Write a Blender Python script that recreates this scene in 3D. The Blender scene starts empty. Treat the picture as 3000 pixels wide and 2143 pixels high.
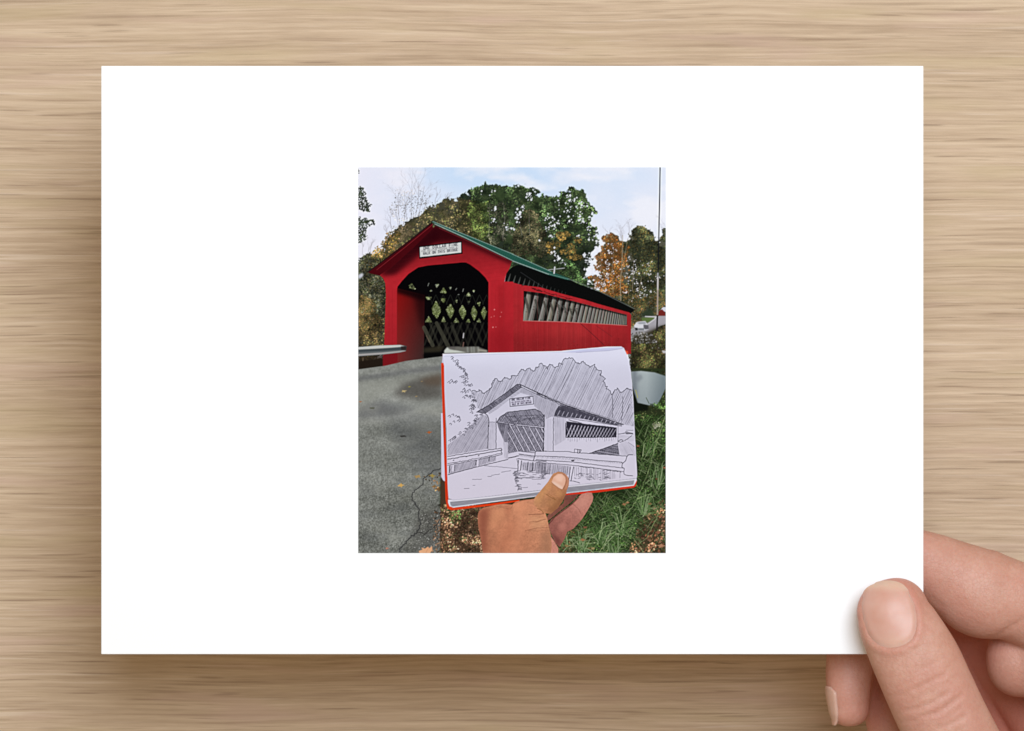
import bpy, bmesh, math
import numpy as np
from mathutils import Vector
from mathutils.bvhtree import BVHTree

# ---------------------------------------------------------------- scale, camera, light, exposure
S = 0.178/2408            # metres per frame unit on the card (a 7 x 5 inch card, 2408 units wide)
ZC = 0.062                # the card is held this high above the table
D = 0.90                  # camera above the card
LUM = 1.23                # light on the card, relative to display white
sc = bpy.context.scene
cam = bpy.data.cameras.new('camera'); camo = bpy.data.objects.new('camera', cam)
sc.collection.objects.link(camo); sc.camera = camo
camo.location = (0, 0, ZC+D)
cam.sensor_width = 36; cam.lens = 36*D/(3000*S); cam.clip_start = .05; cam.clip_end = 20
cam.dof.use_dof = True; cam.dof.focus_distance = D-.003; cam.dof.aperture_fstop = 40
w = bpy.data.worlds.new('World'); sc.world = w; w.use_nodes = True
w.node_tree.nodes['Background'].inputs[0].default_value = (1.0, .80, .54, 1)
w.node_tree.nodes['Background'].inputs[1].default_value = .41
def area(name, loc, target, size, power, col):
    l = bpy.data.lights.new(name, 'AREA'); l.shape = 'DISK'; l.size = size; l.energy = power; l.color = col
    o = bpy.data.objects.new(name, l); sc.collection.objects.link(o); o.location = loc
    o.rotation_euler = (Vector(target)-Vector(loc)).to_track_quat('-Z', 'Y').to_euler(); return o
area('key_light', (.17, .31, 1.12), (0, 0, ZC), .62, 13.9, (.80, .89, 1.0))  # large soft key lamp from the upper right
sc.view_settings.view_transform = 'Standard'; sc.view_settings.look = 'None'
sc.view_settings.exposure = 0; sc.view_settings.gamma = 1; sc.view_settings.use_curve_mapping = False
sc.cycles.use_denoising = True
try: sc.cycles.denoising_prefilter = 'ACCURATE'
except Exception: pass

COL = sc.collection
def at(px, py, z=0.):
    """frame position and height above the card (mm) -> world point at that depth"""
    k = (D-z*.001)/D
    return Vector(((px-1500)*S*k, (1071.5-py)*S*k, ZC+z*.001))
def obj(name, me, mat=None, parent=None):
    o = bpy.data.objects.new(name, me); COL.objects.link(o)
    if mat: me.materials.append(mat)
    if parent: o.parent = parent
    return o
def tag(o, label=None, cat=None, kind=None):
    if label: o['label'] = label
    if cat: o['category'] = cat
    if kind: o['kind'] = kind
    return o
class NT:
    """small node-tree writer"""
    def __init__(s, name):
        s.m = bpy.data.materials.new(name); s.m.use_nodes = True; s.t = s.m.node_tree; s.n = s.t.nodes
        s.b = s.n['Principled BSDF']
    def __call__(s, typ, ins=None, **kw):
        n = s.n.new(typ)
        for k, v in kw.items(): setattr(n, k, v)
        for k, v in (ins or {}).items():
            if isinstance(v, bpy.types.NodeSocket): s.t.links.new(v, n.inputs[k])
            else: n.inputs[k].default_value = v
        return n
    def link(s, a, b): s.t.links.new(a, b)
    def ramp(s, fac, stops, interp='LINEAR'):
        r = s('ShaderNodeValToRGB', {0: fac}); e = r.color_ramp; e.interpolation = interp
        while len(e.elements) < len(stops): e.elements.new(.5)
        for el, (p, c) in zip(e.elements, stops): el.position = p; el.color = (*c, 1) if len(c) == 3 else c
        return r.outputs[0]
    def math(s, op, a, b=0., c=0.): return s('ShaderNodeMath', {0: a, 1: b, 2: c}, operation=op).outputs[0]
    def mix(s, f, a, b, mode='MIX'):
        n = s('ShaderNodeMix', None, data_type='RGBA', blend_type=mode)
        for k, v in ((0, f), (6, a), (7, b)):
            if isinstance(v, bpy.types.NodeSocket): s.t.links.new(v, n.inputs[k])
            else: n.inputs[k].default_value = v if k == 0 else (*v, 1)
        return n.outputs[2]

# ---------------------------------------------------------------- table top
def wood_material():
    t = NT('pale_wood'); co = t('ShaderNodeTexCoord').outputs['Object']
    def noise(sx, sy, det=4., rough=.55, off=0., dist=0.):
        mp = t('ShaderNodeMapping', {0: co, 1: (off, off*1.7, off*.3), 3: (sx, sy, 1.)}).outputs[0]
        return t('ShaderNodeTexNoise', {'Vector': mp, 'Scale': 1., 'Detail': det, 'Roughness': rough, 'Distortion': dist}).outputs[0]
    wav = noise(14, 40, 2., .5, 3.)
    sep = t('ShaderNodeSeparateXYZ', {0: co}).outputs
    y2 = t.math('ADD', sep[1], t.math('MULTIPLY', t.math('SUBTRACT', wav, .5), .0030))
    co = t('ShaderNodeCombineXYZ', {0: sep[0], 1: y2, 2: sep[2]}).outputs[0]
    g1 = noise(24, 1250, 4., .7, 1.); g2 = noise(9, 330, 3., .6, 7.); g3 = noise(120, 3600, 2., .6, 13.); g4 = noise(30, 1700, 2., .5, 21.); hue = noise(26, 170, 2., .5, 31.); g5 = noise(3, 50, 2., .5, 41.); g6 = noise(48, 1500, 1., .5, 51.)
    f = t.math('ADD', t.math('MULTIPLY', g1, .62), t.math('ADD', t.math('MULTIPLY', g2, .30), t.math('ADD', t.math('MULTIPLY', g3, .24), t.math('MULTIPLY', g5, .20))))
    c = t.ramp(f, [(.47, (.350, .236, .150)), (.58, (.462, .331, .216)), (.69, (.543, .400, .268)), (.83, (.648, .495, .343))])
    dark = t.ramp(g4, [(.30, (1, 1, 1)), (.42, (0, 0, 0))])
    c = t.mix(t.math('MULTIPLY', dark, .46), c, (.265, .170, .105))
    fine = t.ramp(g6, [(.26, (1, 1, 1)), (.34, (0, 0, 0))])
    c = t.mix(t.math('MULTIPLY', fine, .55), c, (.215, .135, .080))
    lite = t.ramp(g4, [(.62, (0, 0, 0)), (.72, (1, 1, 1))])
    c = t.mix(t.math('MULTIPLY', lite, .45), c, (.72, .58, .45))
    c = t.mix(t.math('MULTIPLY', t.ramp(hue, [(.30, (1, 1, 1)), (.44, (0, 0, 0))]), .38), c, (.50, .385, .215))
    c = t.mix(t.math('MULTIPLY', t.ramp(hue, [(.58, (0, 0, 0)), (.72, (1, 1, 1))]), .38), c, (.555, .375, .300))
    t.link(c, t.b.inputs['Base Color']); t.b.inputs['Roughness'].default_value = .62; t.b.inputs['Specular IOR Level'].default_value = .25
    h = t.math('ADD', t.math('MULTIPLY', g1, .6), t.math('MULTIPLY', g4, .6))
    bp = t('ShaderNodeBump', {'Strength': .45, 'Distance': .00035, 'Height': h}); t.link(bp.outputs[0], t.b.inputs['Normal'])
    return t.m
def slab(name, x, y, z0, z1, bev, mat, parent=None):
    bm = bmesh.new(); bmesh.ops.create_cube(bm, size=1)
    for v in bm.verts: v.co = Vector((v.co.x*2*x, v.co.y*2*y, z0 if v.co.z < 0 else z1))
    bmesh.ops.bevel(bm, geom=bm.edges[:], offset=bev, segments=2, affect='EDGES')
    me = bpy.data.meshes.new(name); bm.to_mesh(me); bm.free(); return obj(name, me, mat, parent)
table = tag(slab('table_top', .55, .42, -.024, 0, .002, wood_material()), 'pale wooden table top with straight horizontal grain under the card', kind='structure')

# ---------------------------------------------------------------- card
def paper_material():
    t = NT('white_card'); co = t('ShaderNodeTexCoord').outputs['Object']
    n = t('ShaderNodeTexNoise', {'Vector': co, 'Scale': 2600., 'Detail': 3.}).outputs[0]
    t.link(t.ramp(n, [(0., (.86, .86, .855)), (1., (.90, .90, .895))]), t.b.inputs['Base Color'])
    t.b.inputs['Roughness'].default_value = .75; t.b.inputs['Specular IOR Level'].default_value = .15
    bp = t('ShaderNodeBump', {'Strength': .08, 'Distance': .00005, 'Height': n}); t.link(bp.outputs[0], t.b.inputs['Normal'])
    return t.m
card = bpy.data.objects.new('photo_card', None); COL.objects.link(card); card.empty_display_size = .02
a = at(297, 194); b = at(2705, 1917)
card.location = ((a.x+b.x)/2, (a.y+b.y)/2, ZC)
tag(card, 'white card printed with a small photo of a red covered bridge, held over the table', 'card')
slab('paper_sheet', (b.x-a.x)/2, (a.y-b.y)/2, -.00040, 0., .00006, paper_material(), card)
# ---------------------------------------------------------------- the printed picture (flat ink on the card)
PW, PH, PX, PY = 901, 1130, 1049.5, 491.0
def zm(x0, y0, f):
    return lambda *p: [(x0 + p[i]*f, y0 + p[i+1]*f) for i in range(0, len(p), 2)]
S_ = zm(0, 0, 1.0)
R2 = zm(1040, 480, .35714); R3 = zm(1500, 480, .35714); R4 = zm(1040, 1040, .36335); R5 = zm(1500, 1040, .36335)
Z1 = zm(1280, 1010, .14781); Z2 = zm(1570, 1010, .14781); Z3 = zm(1280, 1240, .16008); Z4 = zm(1570, 1240, .16008)
Z5 = zm(1380, 1400, .17590); Z6 = zm(1720, 860, .24641)
G1 = zm(1200, 690, .13544); G2 = zm(1200, 830, .14163); G3 = zm(1480, 780, .16711); G4 = zm(1045, 900, .13547)

def paint_picture():
    rng = np.random.RandomState(7)
    C = np.zeros((PH, PW, 3), np.float32)
    YY, XX = np.mgrid[0:PH, 0:PW].astype(np.float32)
    XX += PX + .5; YY += PY + .5            # frame coordinates of every pixel centre

    def vnoise(sx, sy, seed):
        r = np.random.RandomState(seed)
        gw, gh = int(PW/sx)+3, int(PH/sy)+3
        g = r.rand(gh, gw).astype(np.float32)
        fx = np.arange(PW)/sx; fy = np.arange(PH)/sy
        ix = fx.astype(int); iy = fy.astype(int); tx = fx-ix; ty = fy-iy
        tx = (tx*tx*(3-2*tx)).astype(np.float32); ty = (ty*ty*(3-2*ty)).astype(np.float32)
        h = g[:, ix]*(1-tx)+g[:, ix+1]*tx
        return h[iy]*(1-ty)[:, None]+h[iy+1]*ty[:, None]
    def fbm(s, seed, o=4, asp=1.0):
        t = 0; w = 1; tot = 0
        for k in range(o):
            t = t + w*vnoise(max(1.01, s*asp/2**k), max(1.01, s/2**k), seed+k*17); tot += w; w *= .55
        return t/tot
    def blur(a, s):
        r = max(1, int(3*s)); k = np.exp(-.5*(np.arange(-r, r+1)/s)**2).astype(np.float32); k /= k.sum()
        for ax in (0, 1):
            pad = [(0, 0)]*a.ndim; pad[ax] = (r, r)
            p = np.pad(a, pad, mode='edge'); o = 0
            n = a.shape[ax]
            for i, kk in enumerate(k):
                o = o + kk*(p[i:i+n] if ax == 0 else p[:, i:i+n])
            a = o
        return a
    def cover(poly, pad=0):
        """anti-aliased coverage of a polygon; returns slices and array"""
        P = np.array(poly, np.float64)-[PX, PY]
        x0, y0 = np.floor(P.min(0)).astype(int)-1-pad; x1, y1 = np.ceil(P.max(0)).astype(int)+2+pad
        X0, Y0, X1, Y1 = max(0, x0), max(0, y0), min(PW, x1), min(PH, y1)
        if X1 <= X0 or Y1 <= Y0: return None
        w, h = x1-x0, y1-y0
        if w > 4*PW or h > 4*PH: return None
        SS = 4
        acc = np.zeros((h, w+2), np.float32)
        A = P; B = np.roll(P, -1, 0)
        for yy in range(max(y0, Y0-pad), min(y1, Y1+pad)):
            for s in range(SS):
                y = yy+(s+.5)/SS
                m = (A[:, 1] <= y) != (B[:, 1] <= y)
                if not m.any(): continue
                a = A[m]; b = B[m]
                xs = np.sort(a[:, 0]+(y-a[:, 1])*(b[:, 0]-a[:, 0])/(b[:, 1]-a[:, 1]))-x0
                row = acc[yy-y0]
                for i in range(0, len(xs)-1, 2):
                    for x, sg in ((xs[i], 1.), (xs[i+1], -1.)):
                        x = min(max(x, 0), w-1e-3); k = int(x); f = x-k
                        row[k] += sg*(1-f)/SS; row[k+1] += sg*f/SS
        cov = np.clip(np.cumsum(acc, 1)[:, :w], 0, 1)
        return (x0, y0, X0, Y0, X1, Y1, cov)
    def mask(poly, bl=0):
        M = np.zeros((PH, PW), np.float32)
        c = cover(poly, int(3*bl)+1 if bl else 0)
        if c is None: return M
        x0, y0, X0, Y0, X1, Y1, cov = c
        if bl: cov = blur(cov, bl)
        M[Y0:Y1, X0:X1] = cov[Y0-y0:Y1-y0, X0-x0:X1-x0]
        return M
    def comp(sl, al, col):
        d = C[sl]
        if callable(col): col = col(XX[sl], YY[sl])
        col = np.asarray(col, np.float32)
        d += (col-d)*al[..., None]
    def fill(poly, col, a=1., bl=0, clip=None):
        c = cover(poly, int(3*bl)+1 if bl else 0)
        if c is None: return
        x0, y0, X0, Y0, X1, Y1, cov = c
        if bl: cov = blur(cov, bl)
        cov = cov[Y0-y0:Y1-y0, X0-x0:X1-x0]*a
        if clip is not None: cov = cov*clip[Y0:Y1, X0:X1]
        comp(np.s_[Y0:Y1, X0:X1], cov, col)
    def seg_cov(pts, w0, w1=None):
        P = np.array(pts, np.float64); w1 = w0 if w1 is None else w1
        wm = max(w0, w1)/2+1.5
        X0 = int(max(0, np.floor(P[:, 0].min()-PX-wm))); X1 = int(min(PW, np.ceil(P[:, 0].max()-PX+wm)+1))
        Y0 = int(max(0, np.floor(P[:, 1].min()-PY-wm))); Y1 = int(min(PH, np.ceil(P[:, 1].max()-PY+wm)+1))
        if X1 <= X0 or Y1 <= Y0: return None
        xx = XX[Y0:Y1, X0:X1]; yy = YY[Y0:Y1, X0:X1]; cov = np.zeros(xx.shape, np.float32)
        n = len(P)-1
        for i in range(n):
            ax, ay = P[i]; bx, by = P[i+1]; dx, dy = bx-ax, by-ay; L = dx*dx+dy*dy+1e-9
            t = np.clip(((xx-ax)*dx+(yy-ay)*dy)/L, 0, 1)
            d = np.hypot(xx-ax-t*dx, yy-ay-t*dy)
            w = w0+(w1-w0)*(i+t)/n
            cov = np.maximum(cov, np.clip(w/2+.5-d, 0, 1)*np.minimum(1, w))
        return np.s_[Y0:Y1, X0:X1], cov
    def line(pts, w, col, a=1., w1=None, clip=None):
        r = seg_cov(pts, w, w1)
        if r is None: return
        sl, cov = r
        comp(sl, cov*a if clip is None else cov*a*clip[sl], col)
    def wob(pts, amp, step=4.):
        out = []
        for i in range(len(pts)-1):
            (ax, ay), (bx, by) = pts[i], pts[i+1]
            n = max(1, int(math.hypot(bx-ax, by-ay)/step))
            for k in range(n):
                t = k/n
                out.append((ax+(bx-ax)*t+rng.randn()*amp*(k > 0), ay+(by-ay)*t+rng.randn()*amp*(k > 0)))
        out.append(pts[-1]); return out
    # leaf-shaped stamps
    stamps = []
    for sz in (2, 3, 4, 5, 6, 8):
        L = []
        for k in range(14):
            n = sz+3; y, x = np.mgrid[0:n, 0:n].astype(np.float32); c = (n-1)/2
            al = rng.rand()*6.28; u = (x-c)*math.cos(al)+(y-c)*math.sin(al); v = -(x-c)*math.sin(al)+(y-c)*math.cos(al)
            asp = .5+.5*rng.rand(); th = np.arctan2(v, u)
            r = np.hypot(u, v/asp)*(1+.25*np.sin(3*th+rng.rand()*6)+.15*np.sin(5*th+rng.rand()*6))
            L.append(np.clip(sz/2+.5-r, 0, 1))
        stamps.append(L)
    def leaves(M, n, sizes, pal, shade=None, seed=1, a=.9, sh_amp=.45):
        """n leaf dabs where M says, colour from pal (rgb rows), tone following the noise field shade"""
        r = np.random.RandomState(seed)
        idx = np.flatnonzero(M.ravel() > .02); p = M.ravel()[idx].astype(np.float64); p /= p.sum()
        q = r.choice(idx, n, p=p); ys, xs = q//PW, q % PW
        if shade is None: shade = fbm(26, seed+99, 3)
        f = shade[ys, xs]; f = (f-f.mean())/(f.std()+1e-6)
        tone = f*.85+r.randn(n)*.55
        order = np.argsort(tone+r.randn(n)*.5)
        pal = np.array(pal, np.float32); ci = r.randint(0, len(pal), n)
        for i in order:
            st = stamps[sizes[r.randint(len(sizes))]][r.randint(14)]; h = st.shape[0]//2
            y0, x0 = ys[i]-h, xs[i]-h; y1, x1 = y0+st.shape[0], x0+st.shape[1]
            if y0 < 0 or x0 < 0 or y1 > PH or x1 > PW:
                sy, sx = max(0, -y0), max(0, -x0); ey, ex = min(y1, PH), min(x1, PW)
                st = st[sy:ey-y0, sx:ex-x0]; y0 += sy; x0 += sx; y1 = ey; x1 = ex
            k = math.exp(sh_amp*max(-1.8, min(1.8, tone[i])))
            d = C[y0:y1, x0:x1]; d += (pal[ci[i]]*k-d)*(st*a)[..., None]
    def blobs(lst, seed, rough=.35, s=30):
        """union of ellipses (cx, cy, rx, ry) with a leafy ragged outline"""
        F = np.full((PH, PW), -9., np.float32)
        for cx, cy, rx, ry in lst:
            F = np.maximum(F, 1-np.hypot((XX-cx)/rx, (YY-cy)/ry))
        N = fbm(s, seed, 5)-.5
        return np.clip((F+N*rough*1.6)*9, 0, 1)
    def ragged(poly, bl, seed, s=14, amp=.9):
        N = fbm(s, seed, 4); N = (N-N.mean())/N.std()
        M = mask(poly, bl)
        return np.clip((M+N*.22*amp*np.clip((1-M)*6, .12, 1)-.5)*6+.5, 0, 1)*np.clip(M*14-1, 0, 1)
    def twigs(x, y, h, ang, w, col, a, depth=0):
        if depth > 3 or h < 4: return
        x1, y1 = x+math.sin(ang)*h, y-math.cos(ang)*h
        xm, ym = (x+x1)/2+rng.randn()*h*.03, (y+y1)/2
        line([(x, y), (xm, ym), (x1, y1)], w, col, a, w1=w*.55)
        for k in range(4 if depth < 2 else 3):
            t = .3+.7*rng.rand()
            twigs(x+(x1-x)*t, y+(y1-y)*t, h*(.3+.3*rng.rand()), ang+rng.choice([-1, 1])*(.25+.35*rng.rand()), max(.5, w*.6), col, a*.85, depth+1)

    # ---- sky
    u = (XX-PX)/PW; v = (YY-PY)/PH
    base = np.stack([228+0*u, 232+0*u, 246+0*u], -1)
    blue = np.array([203, 222, 246]); white = np.array([240, 240, 248]); lav = np.array([238, 234, 246])
    n1 = fbm(140, 3, 4, 2.2); n2 = fbm(60, 5, 4, 2.0)
    k = np.clip(1.35*np.exp(-((u-.45)/.38)**2)*np.clip(1-v/.22, 0, 1)+(n1-.5)*1.5, 0, 1)[..., None]
    C[:] = base*(1-k)+blue*k
    k = np.clip((n2-.5)*3.2+.15, 0, .8)[..., None]; C[:] = C*(1-k)+white*k
    k = np.clip(.8-u*2.6, 0, .8)[..., None]; C[:] = C*(1-k)+lav*k
    # ---- bare trees, left
    tw = (128, 122, 126)
    for x, y, h, an in ((1172, 668, 95, -.06), (1168, 668, 60, -.2), (1205, 650, 118, .02), (1216, 645, 112, .1), (1225, 640, 95, .2), (1182, 660, 70, .12),
                        (1150, 690, 55, -.12), (1138, 700, 42, -.2), (1195, 660, 100, -.1), (1295, 600, 40, .5), (1275, 606, 40, .2), (1238, 640, 60, .25)):
        twigs(x, y, h, an, 1.5, tw, .62)
    M = blobs([(1188, 610, 46, 62), (1225, 600, 34, 48)], 40, .9, 14)*.9
    leaves(M, 420, (0, 0, 1), [(112, 108, 104), (98, 96, 92), (140, 124, 108)], seed=4, a=.62)
    # ---- woods behind the bridge
    dk = fbm(46, 71, 4)
    big = ragged(S_(1350, 580, 1366, 574, 1380, 562, 1392, 550, 1412, 544, 1440, 541, 1475, 543, 1500, 541, 1525, 545, 1546, 552, 1570, 563, 1588, 577, 1612, 588, 1630, 582, 1640, 566, 1656, 558, 1680, 556, 1700, 560, 1716, 574, 1722, 592,
                1738, 606, 1744, 628, 1728, 640, 1730, 660, 1750, 668, 1752, 678, 1736, 686, 1746, 710, 1752, 722, 1738, 735, 1728, 745, 1735, 765, 1715, 790, 1730, 840, 1720, 880, 1500, 800, 1340, 700), 7, 21, 12, 1.25)
    hill = ragged(S_(1040, 770, 1075, 746, 1092, 748, 1110, 742, 1126, 733, 1138, 702, 1150, 684, 1172, 666, 1195, 650, 1218, 634, 1240, 622, 1256, 612, 1290, 592, 1320, 584, 1350, 584, 1380, 588, 1410, 620, 1430, 720, 1300, 900, 1040, 1100), 6, 8, 11, 1.2)
    C[:] = C*(1-.92*big[..., None])+np.array([26, 34, 22])*.92*big[..., None]
    leaves(big, 6500, (1, 1, 2, 3, 4), [(46, 58, 36), (36, 47, 30), (54, 66, 38), (28, 36, 25), (52, 57, 37), (62, 72, 44)], fbm(34, 72, 4), 12, .75, sh_amp=.5)
    leaves(big*np.clip((700-YY)/60, 0, 1)*(XX > 1380), 2600, (1, 2, 2, 3), [(74, 96, 56), (88, 108, 66), (60, 80, 48), (98, 112, 74)], fbm(26, 73, 3), 13, .7)
    for k in range(420):
        x = 1350+rng.rand()*390; y = 545+rng.rand()*260; m = big[min(PH-1, int(y-PY)), min(PW-1, int(x-PX))]
        if m < .6: continue
        r = 5+9*rng.rand(); c = np.array([(60, 76, 46), (44, 58, 36), (22, 30, 20), (18, 25, 17), (70, 84, 52)][rng.randint(5)])
        fill([(x+r*(.8+.5*rng.rand())*math.cos(q*.785), y+r*.7*(.8+.5*rng.rand())*math.sin(q*.785)) for q in range(8)], c, .5, 2.2, big)
    C[:] = C*(1-.9*hill[..., None])+np.array([50, 48, 32])*.9*hill[..., None]
    for k in range(420):
        x = 1060+rng.rand()*350; y = 590+rng.rand()*240; m = hill[min(PH-1, int(y-PY)), min(PW-1, int(x-PX))]
        if m < .6: continue
        r = 4+8*rng.rand(); c = np.array([(98, 90, 60), (80, 76, 48), (40, 40, 28), (34, 36, 24), (112, 100, 70)][rng.randint(5)])
        fill([(x+r*(.8+.5*rng.rand())*math.cos(q*.785), y+r*.7*(.8+.5*rng.rand())*math.sin(q*.785)) for q in range(8)], c, .45, 2.2, hill)
    leaves(hill, 4600, (1, 1, 2, 3), [(92, 86, 56), (78, 76, 46), (104, 94, 64), (62, 64, 38), (114, 100, 70), (84, 88, 50)], dk, 11, .75, sh_amp=.42)
    leaves(ragged(S_(1365, 600, 1420, 590, 1440, 640, 1440, 720, 1400, 720, 1370, 660), 9, 23), 1100, (1, 2, 2), [(70, 82, 42), (58, 70, 38), (84, 92, 50)], fbm(20, 75, 3), 130, .8)
    leaves(ragged(S_(1140, 705, 1165, 675, 1210, 655, 1215, 680, 1150, 735), 6, 35), 420, (1, 1, 2), [(112, 98, 74), (126, 108, 84), (96, 86, 62)], None, 131, .6, .2)
    br = ragged(S_(1520, 640, 1560, 610, 1580, 650, 1600, 700, 1600, 760, 1500, 745, 1500, 700), 9, 24)
    leaves(br, 2300, (1, 2, 2), [(56, 54, 38), (66, 62, 44), (42, 44, 32), (78, 72, 54)], None, 14, .85)
    leaves(ragged(S_(1430, 600, 1480, 590, 1495, 700, 1440, 720), 9, 37), 900, (1, 1, 2), [(58, 58, 46), (74, 72, 60), (42, 44, 36)], None, 132, .8)
    for x, y, h in ((1432, 690, 92), (1473, 700, 110), (1552, 690, 80), (1529, 690, 46)):
        line([(x, y), (x+rng.randn()*4, y-h*.5), (x+rng.randn()*7, y-h)], 1.7, (150, 146, 138), .55, w1=.6)
    ye = blobs([(1652, 692, 20, 12), (1640, 688, 10, 8), (1622, 722, 20, 14), (1690, 706, 14, 9), (1660, 735, 28, 12), (1686, 756, 22, 9), (1612, 735, 10, 10), (1672, 722, 14, 8)], 25, .8, 12)
    leaves(ye, 620, (1, 1, 2), [(136, 104, 52), (126, 102, 54), (150, 120, 66), (104, 86, 46)], None, 15, .72, .25)
    sk = []
    for x, y, n, w in ((1520, 625, 16, 5), (1517, 640, 10, 5), (1534, 609, 8, 4), (1546, 578, 12, 7), (1556, 568, 6, 6), (1609, 641, 14, 7), (1627, 655, 18, 9), (1605, 673, 10, 5), (1616, 693, 8, 4), (1677, 589, 16, 11), (1690, 612, 16, 10), (1704, 600, 12, 9), (1707, 648, 10, 6),
                       (1695, 640, 8, 7), (1580, 707, 4, 2), (1695, 694, 4, 2), (1727, 668, 8, 6), (1636, 759, 16, 7), (1626, 742, 8, 6), (1650, 770, 8, 6), (1714, 745, 10, 6), (1728, 778, 20, 9), (1735, 800, 22, 11), (1725, 815, 14, 8), (1745, 785, 12, 8), (1716, 762, 6, 5), (1448, 612, 5, 4),
                       (1446, 650, 5, 5), (1488, 672, 6, 4), (1478, 660, 4, 6), (1500, 668, 4, 4), (1440, 566, 4, 6), (1413, 565, 3, 4), (1750, 735, 10, 7), (1742, 650, 6, 4), (1728, 700, 3, 4), (1662, 655, 5, 8), (1650, 620, 4, 8), (1660, 580, 6, 6), (1640, 594, 5, 7)):
        for k in range(n):
            sk.append((x+rng.randn()*w, y+rng.randn()*w))
    for x, y in sk:
        r = 1.5+2.8*rng.rand()**2; fill([(x-r, y+rng.randn()*.5), (x, y-r), (x+r*.9, y), (x+rng.randn()*.4, y+r)], (226, 228, 238), .9)
    # orange tree and right trees
    for x, y, h, an in ((1822, 720, 60, -.1), (1815, 730, 66, .1), (1790, 720, 44, -.25), (1835, 720, 50, .2), (1940, 720, 44, .1), (1950, 700, 46, -.1)):
        twigs(x, y, h, an, 1.3, (132, 126, 130), .6)
    rt = blobs([(1872, 684, 26, 20), (1890, 700, 32, 26), (1858, 725, 34, 22), (1905, 725, 40, 26), (1880, 750, 46, 26), (1932, 745, 30, 34), (1925, 780, 34, 40), (1880, 785, 46, 34), (1940, 830, 26, 40), (1890, 840, 50, 50), (1855, 870, 50, 50), (1948, 690, 10, 20)], 27, .8, 15)
    fl_ = ragged(S_(1760, 900, 1762, 770, 1776, 700, 1795, 690, 1830, 715, 1845, 690, 1862, 672, 1890, 664, 1905, 690, 1920, 700, 1930, 722, 1945, 690, 1965, 680, 1965, 960, 1840, 960), 6, 127, 10, 1.3)
    C[:] = C*(1-.85*fl_[..., None])+np.array([58, 56, 38])*.85*fl_[..., None]
    C[:] = C*(1-.7*rt[..., None])+np.array([42, 46, 32])*.7*rt[..., None]
    leaves(rt, 3000, (1, 2, 2), [(50, 56, 38), (38, 46, 30), (64, 66, 42), (78, 68, 38), (56, 58, 40)], None, 17)
    orr = blobs([(1788, 706, 24, 20), (1800, 730, 34, 24), (1780, 755, 30, 22), (1812, 760, 30, 30), (1770, 785, 26, 18), (1795, 800, 38, 24), (1765, 830, 32, 22), (1800, 845, 40, 30), (1745, 815, 22, 8), (1775, 865, 36, 22)], 28, .9, 13)
    C[:] = C*(1-.8*orr[..., None])+np.array([104, 68, 34])*.8*orr[..., None]
    leaves(orr, 1900, (1, 1, 2), [(146, 88, 42), (128, 78, 40), (104, 76, 42), (154, 100, 48), (84, 70, 42), (60, 56, 36), (112, 96, 58)], None, 18, sh_amp=.34)
    grn = blobs([(1705, 840, 40, 24), (1680, 815, 30, 26), (1660, 790, 40, 26), (1725, 865, 34, 22)], 29, .6, 12)
    leaves(grn, 900, (1, 2, 2), [(58, 80, 46), (42, 62, 36), (74, 92, 56)], None, 19)
    gaps = blobs([(1905, 790, 26, 30), (1925, 800, 20, 30), (1850, 800, 24, 50), (1785, 790, 34, 50), (1760, 850, 26, 30), (1870, 860, 40, 30), (1790, 730, 20, 20)], 31, 1.0, 10)
    leaves(gaps*(fbm(8, 77, 2) > .56), 420, (0, 1, 1, 2), [(228, 226, 236), (210, 206, 212), (222, 212, 206)], None, 20, .9, .05)
    for pts, w in ((S_(1818, 885, 1817, 830, 1822, 770, 1824, 690), 3.4), (S_(1822, 800, 1832, 740, 1838, 700), 1.6), (S_(1852, 895, 1853, 840, 1856, 770), 2.), (S_(1872, 850, 1880, 810), 2.),
                   (S_(1840, 900, 1842, 850), 2.4), (S_(1796, 860, 1792, 800, 1798, 740), 1.6)):
        line(pts, w, (150, 138, 116), .75, w1=w*.6)
    low = blobs([(1880, 890, 60, 34), (1930, 880, 40, 30), (1860, 930, 26, 40), (1900, 915, 40, 20)], 34, .5, 16)
    leaves(low, 1500, (1, 2, 2), [(72, 72, 44), (92, 78, 46), (60, 64, 38), (112, 84, 50), (50, 54, 36)], None, 21, sh_amp=.3)
    fill(S_(1878, 918, 1905, 902, 1916, 918, 1914, 930, 1880, 930), (44, 56, 42), .9, 3)
    # house, road, far slope
    fill(Z6(840, 270, 850, 215, 890, 185, 925, 225, 928, 272), (112, 38, 34)); fill(Z6(870, 200, 900, 165, 940, 165, 940, 225, 915, 215, 890, 190), (206, 204, 214))
    fill(Z6(640, 285, 800, 270, 940, 268, 940, 420, 800, 450, 520, 520, 520, 440, 640, 400, 720, 345, 800, 290), (164, 160, 166), 1, 1)
    fill(Z6(690, 420, 940, 360, 940, 470, 690, 500), (120, 116, 118), .7, 4)
    fill(Z6(640, 290, 790, 284, 800, 300, 720, 350, 650, 330), (92, 112, 62), 1, 1.5)
    line(Z6(690, 275, 820, 282, 800, 310, 730, 360), 3., (206, 204, 206), .8)
    fill(Z6(520, 400, 640, 400, 720, 440, 600, 520, 520, 520), (150, 148, 152), .8, 3)
    # parked car
    fill(Z6(560, 380, 585, 345, 620, 335, 690, 330, 710, 360, 732, 385, 730, 430, 700, 440, 600, 445, 562, 430), (214, 214, 220), 1, .8)
    fill(Z6(590, 352, 630, 340, 690, 338, 700, 365, 620, 368), (150, 154, 160), .9, .8)
    fill(Z6(668, 372, 730, 378, 732, 425, 690, 432, 670, 410), (78, 76, 82), .9, 1)
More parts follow.
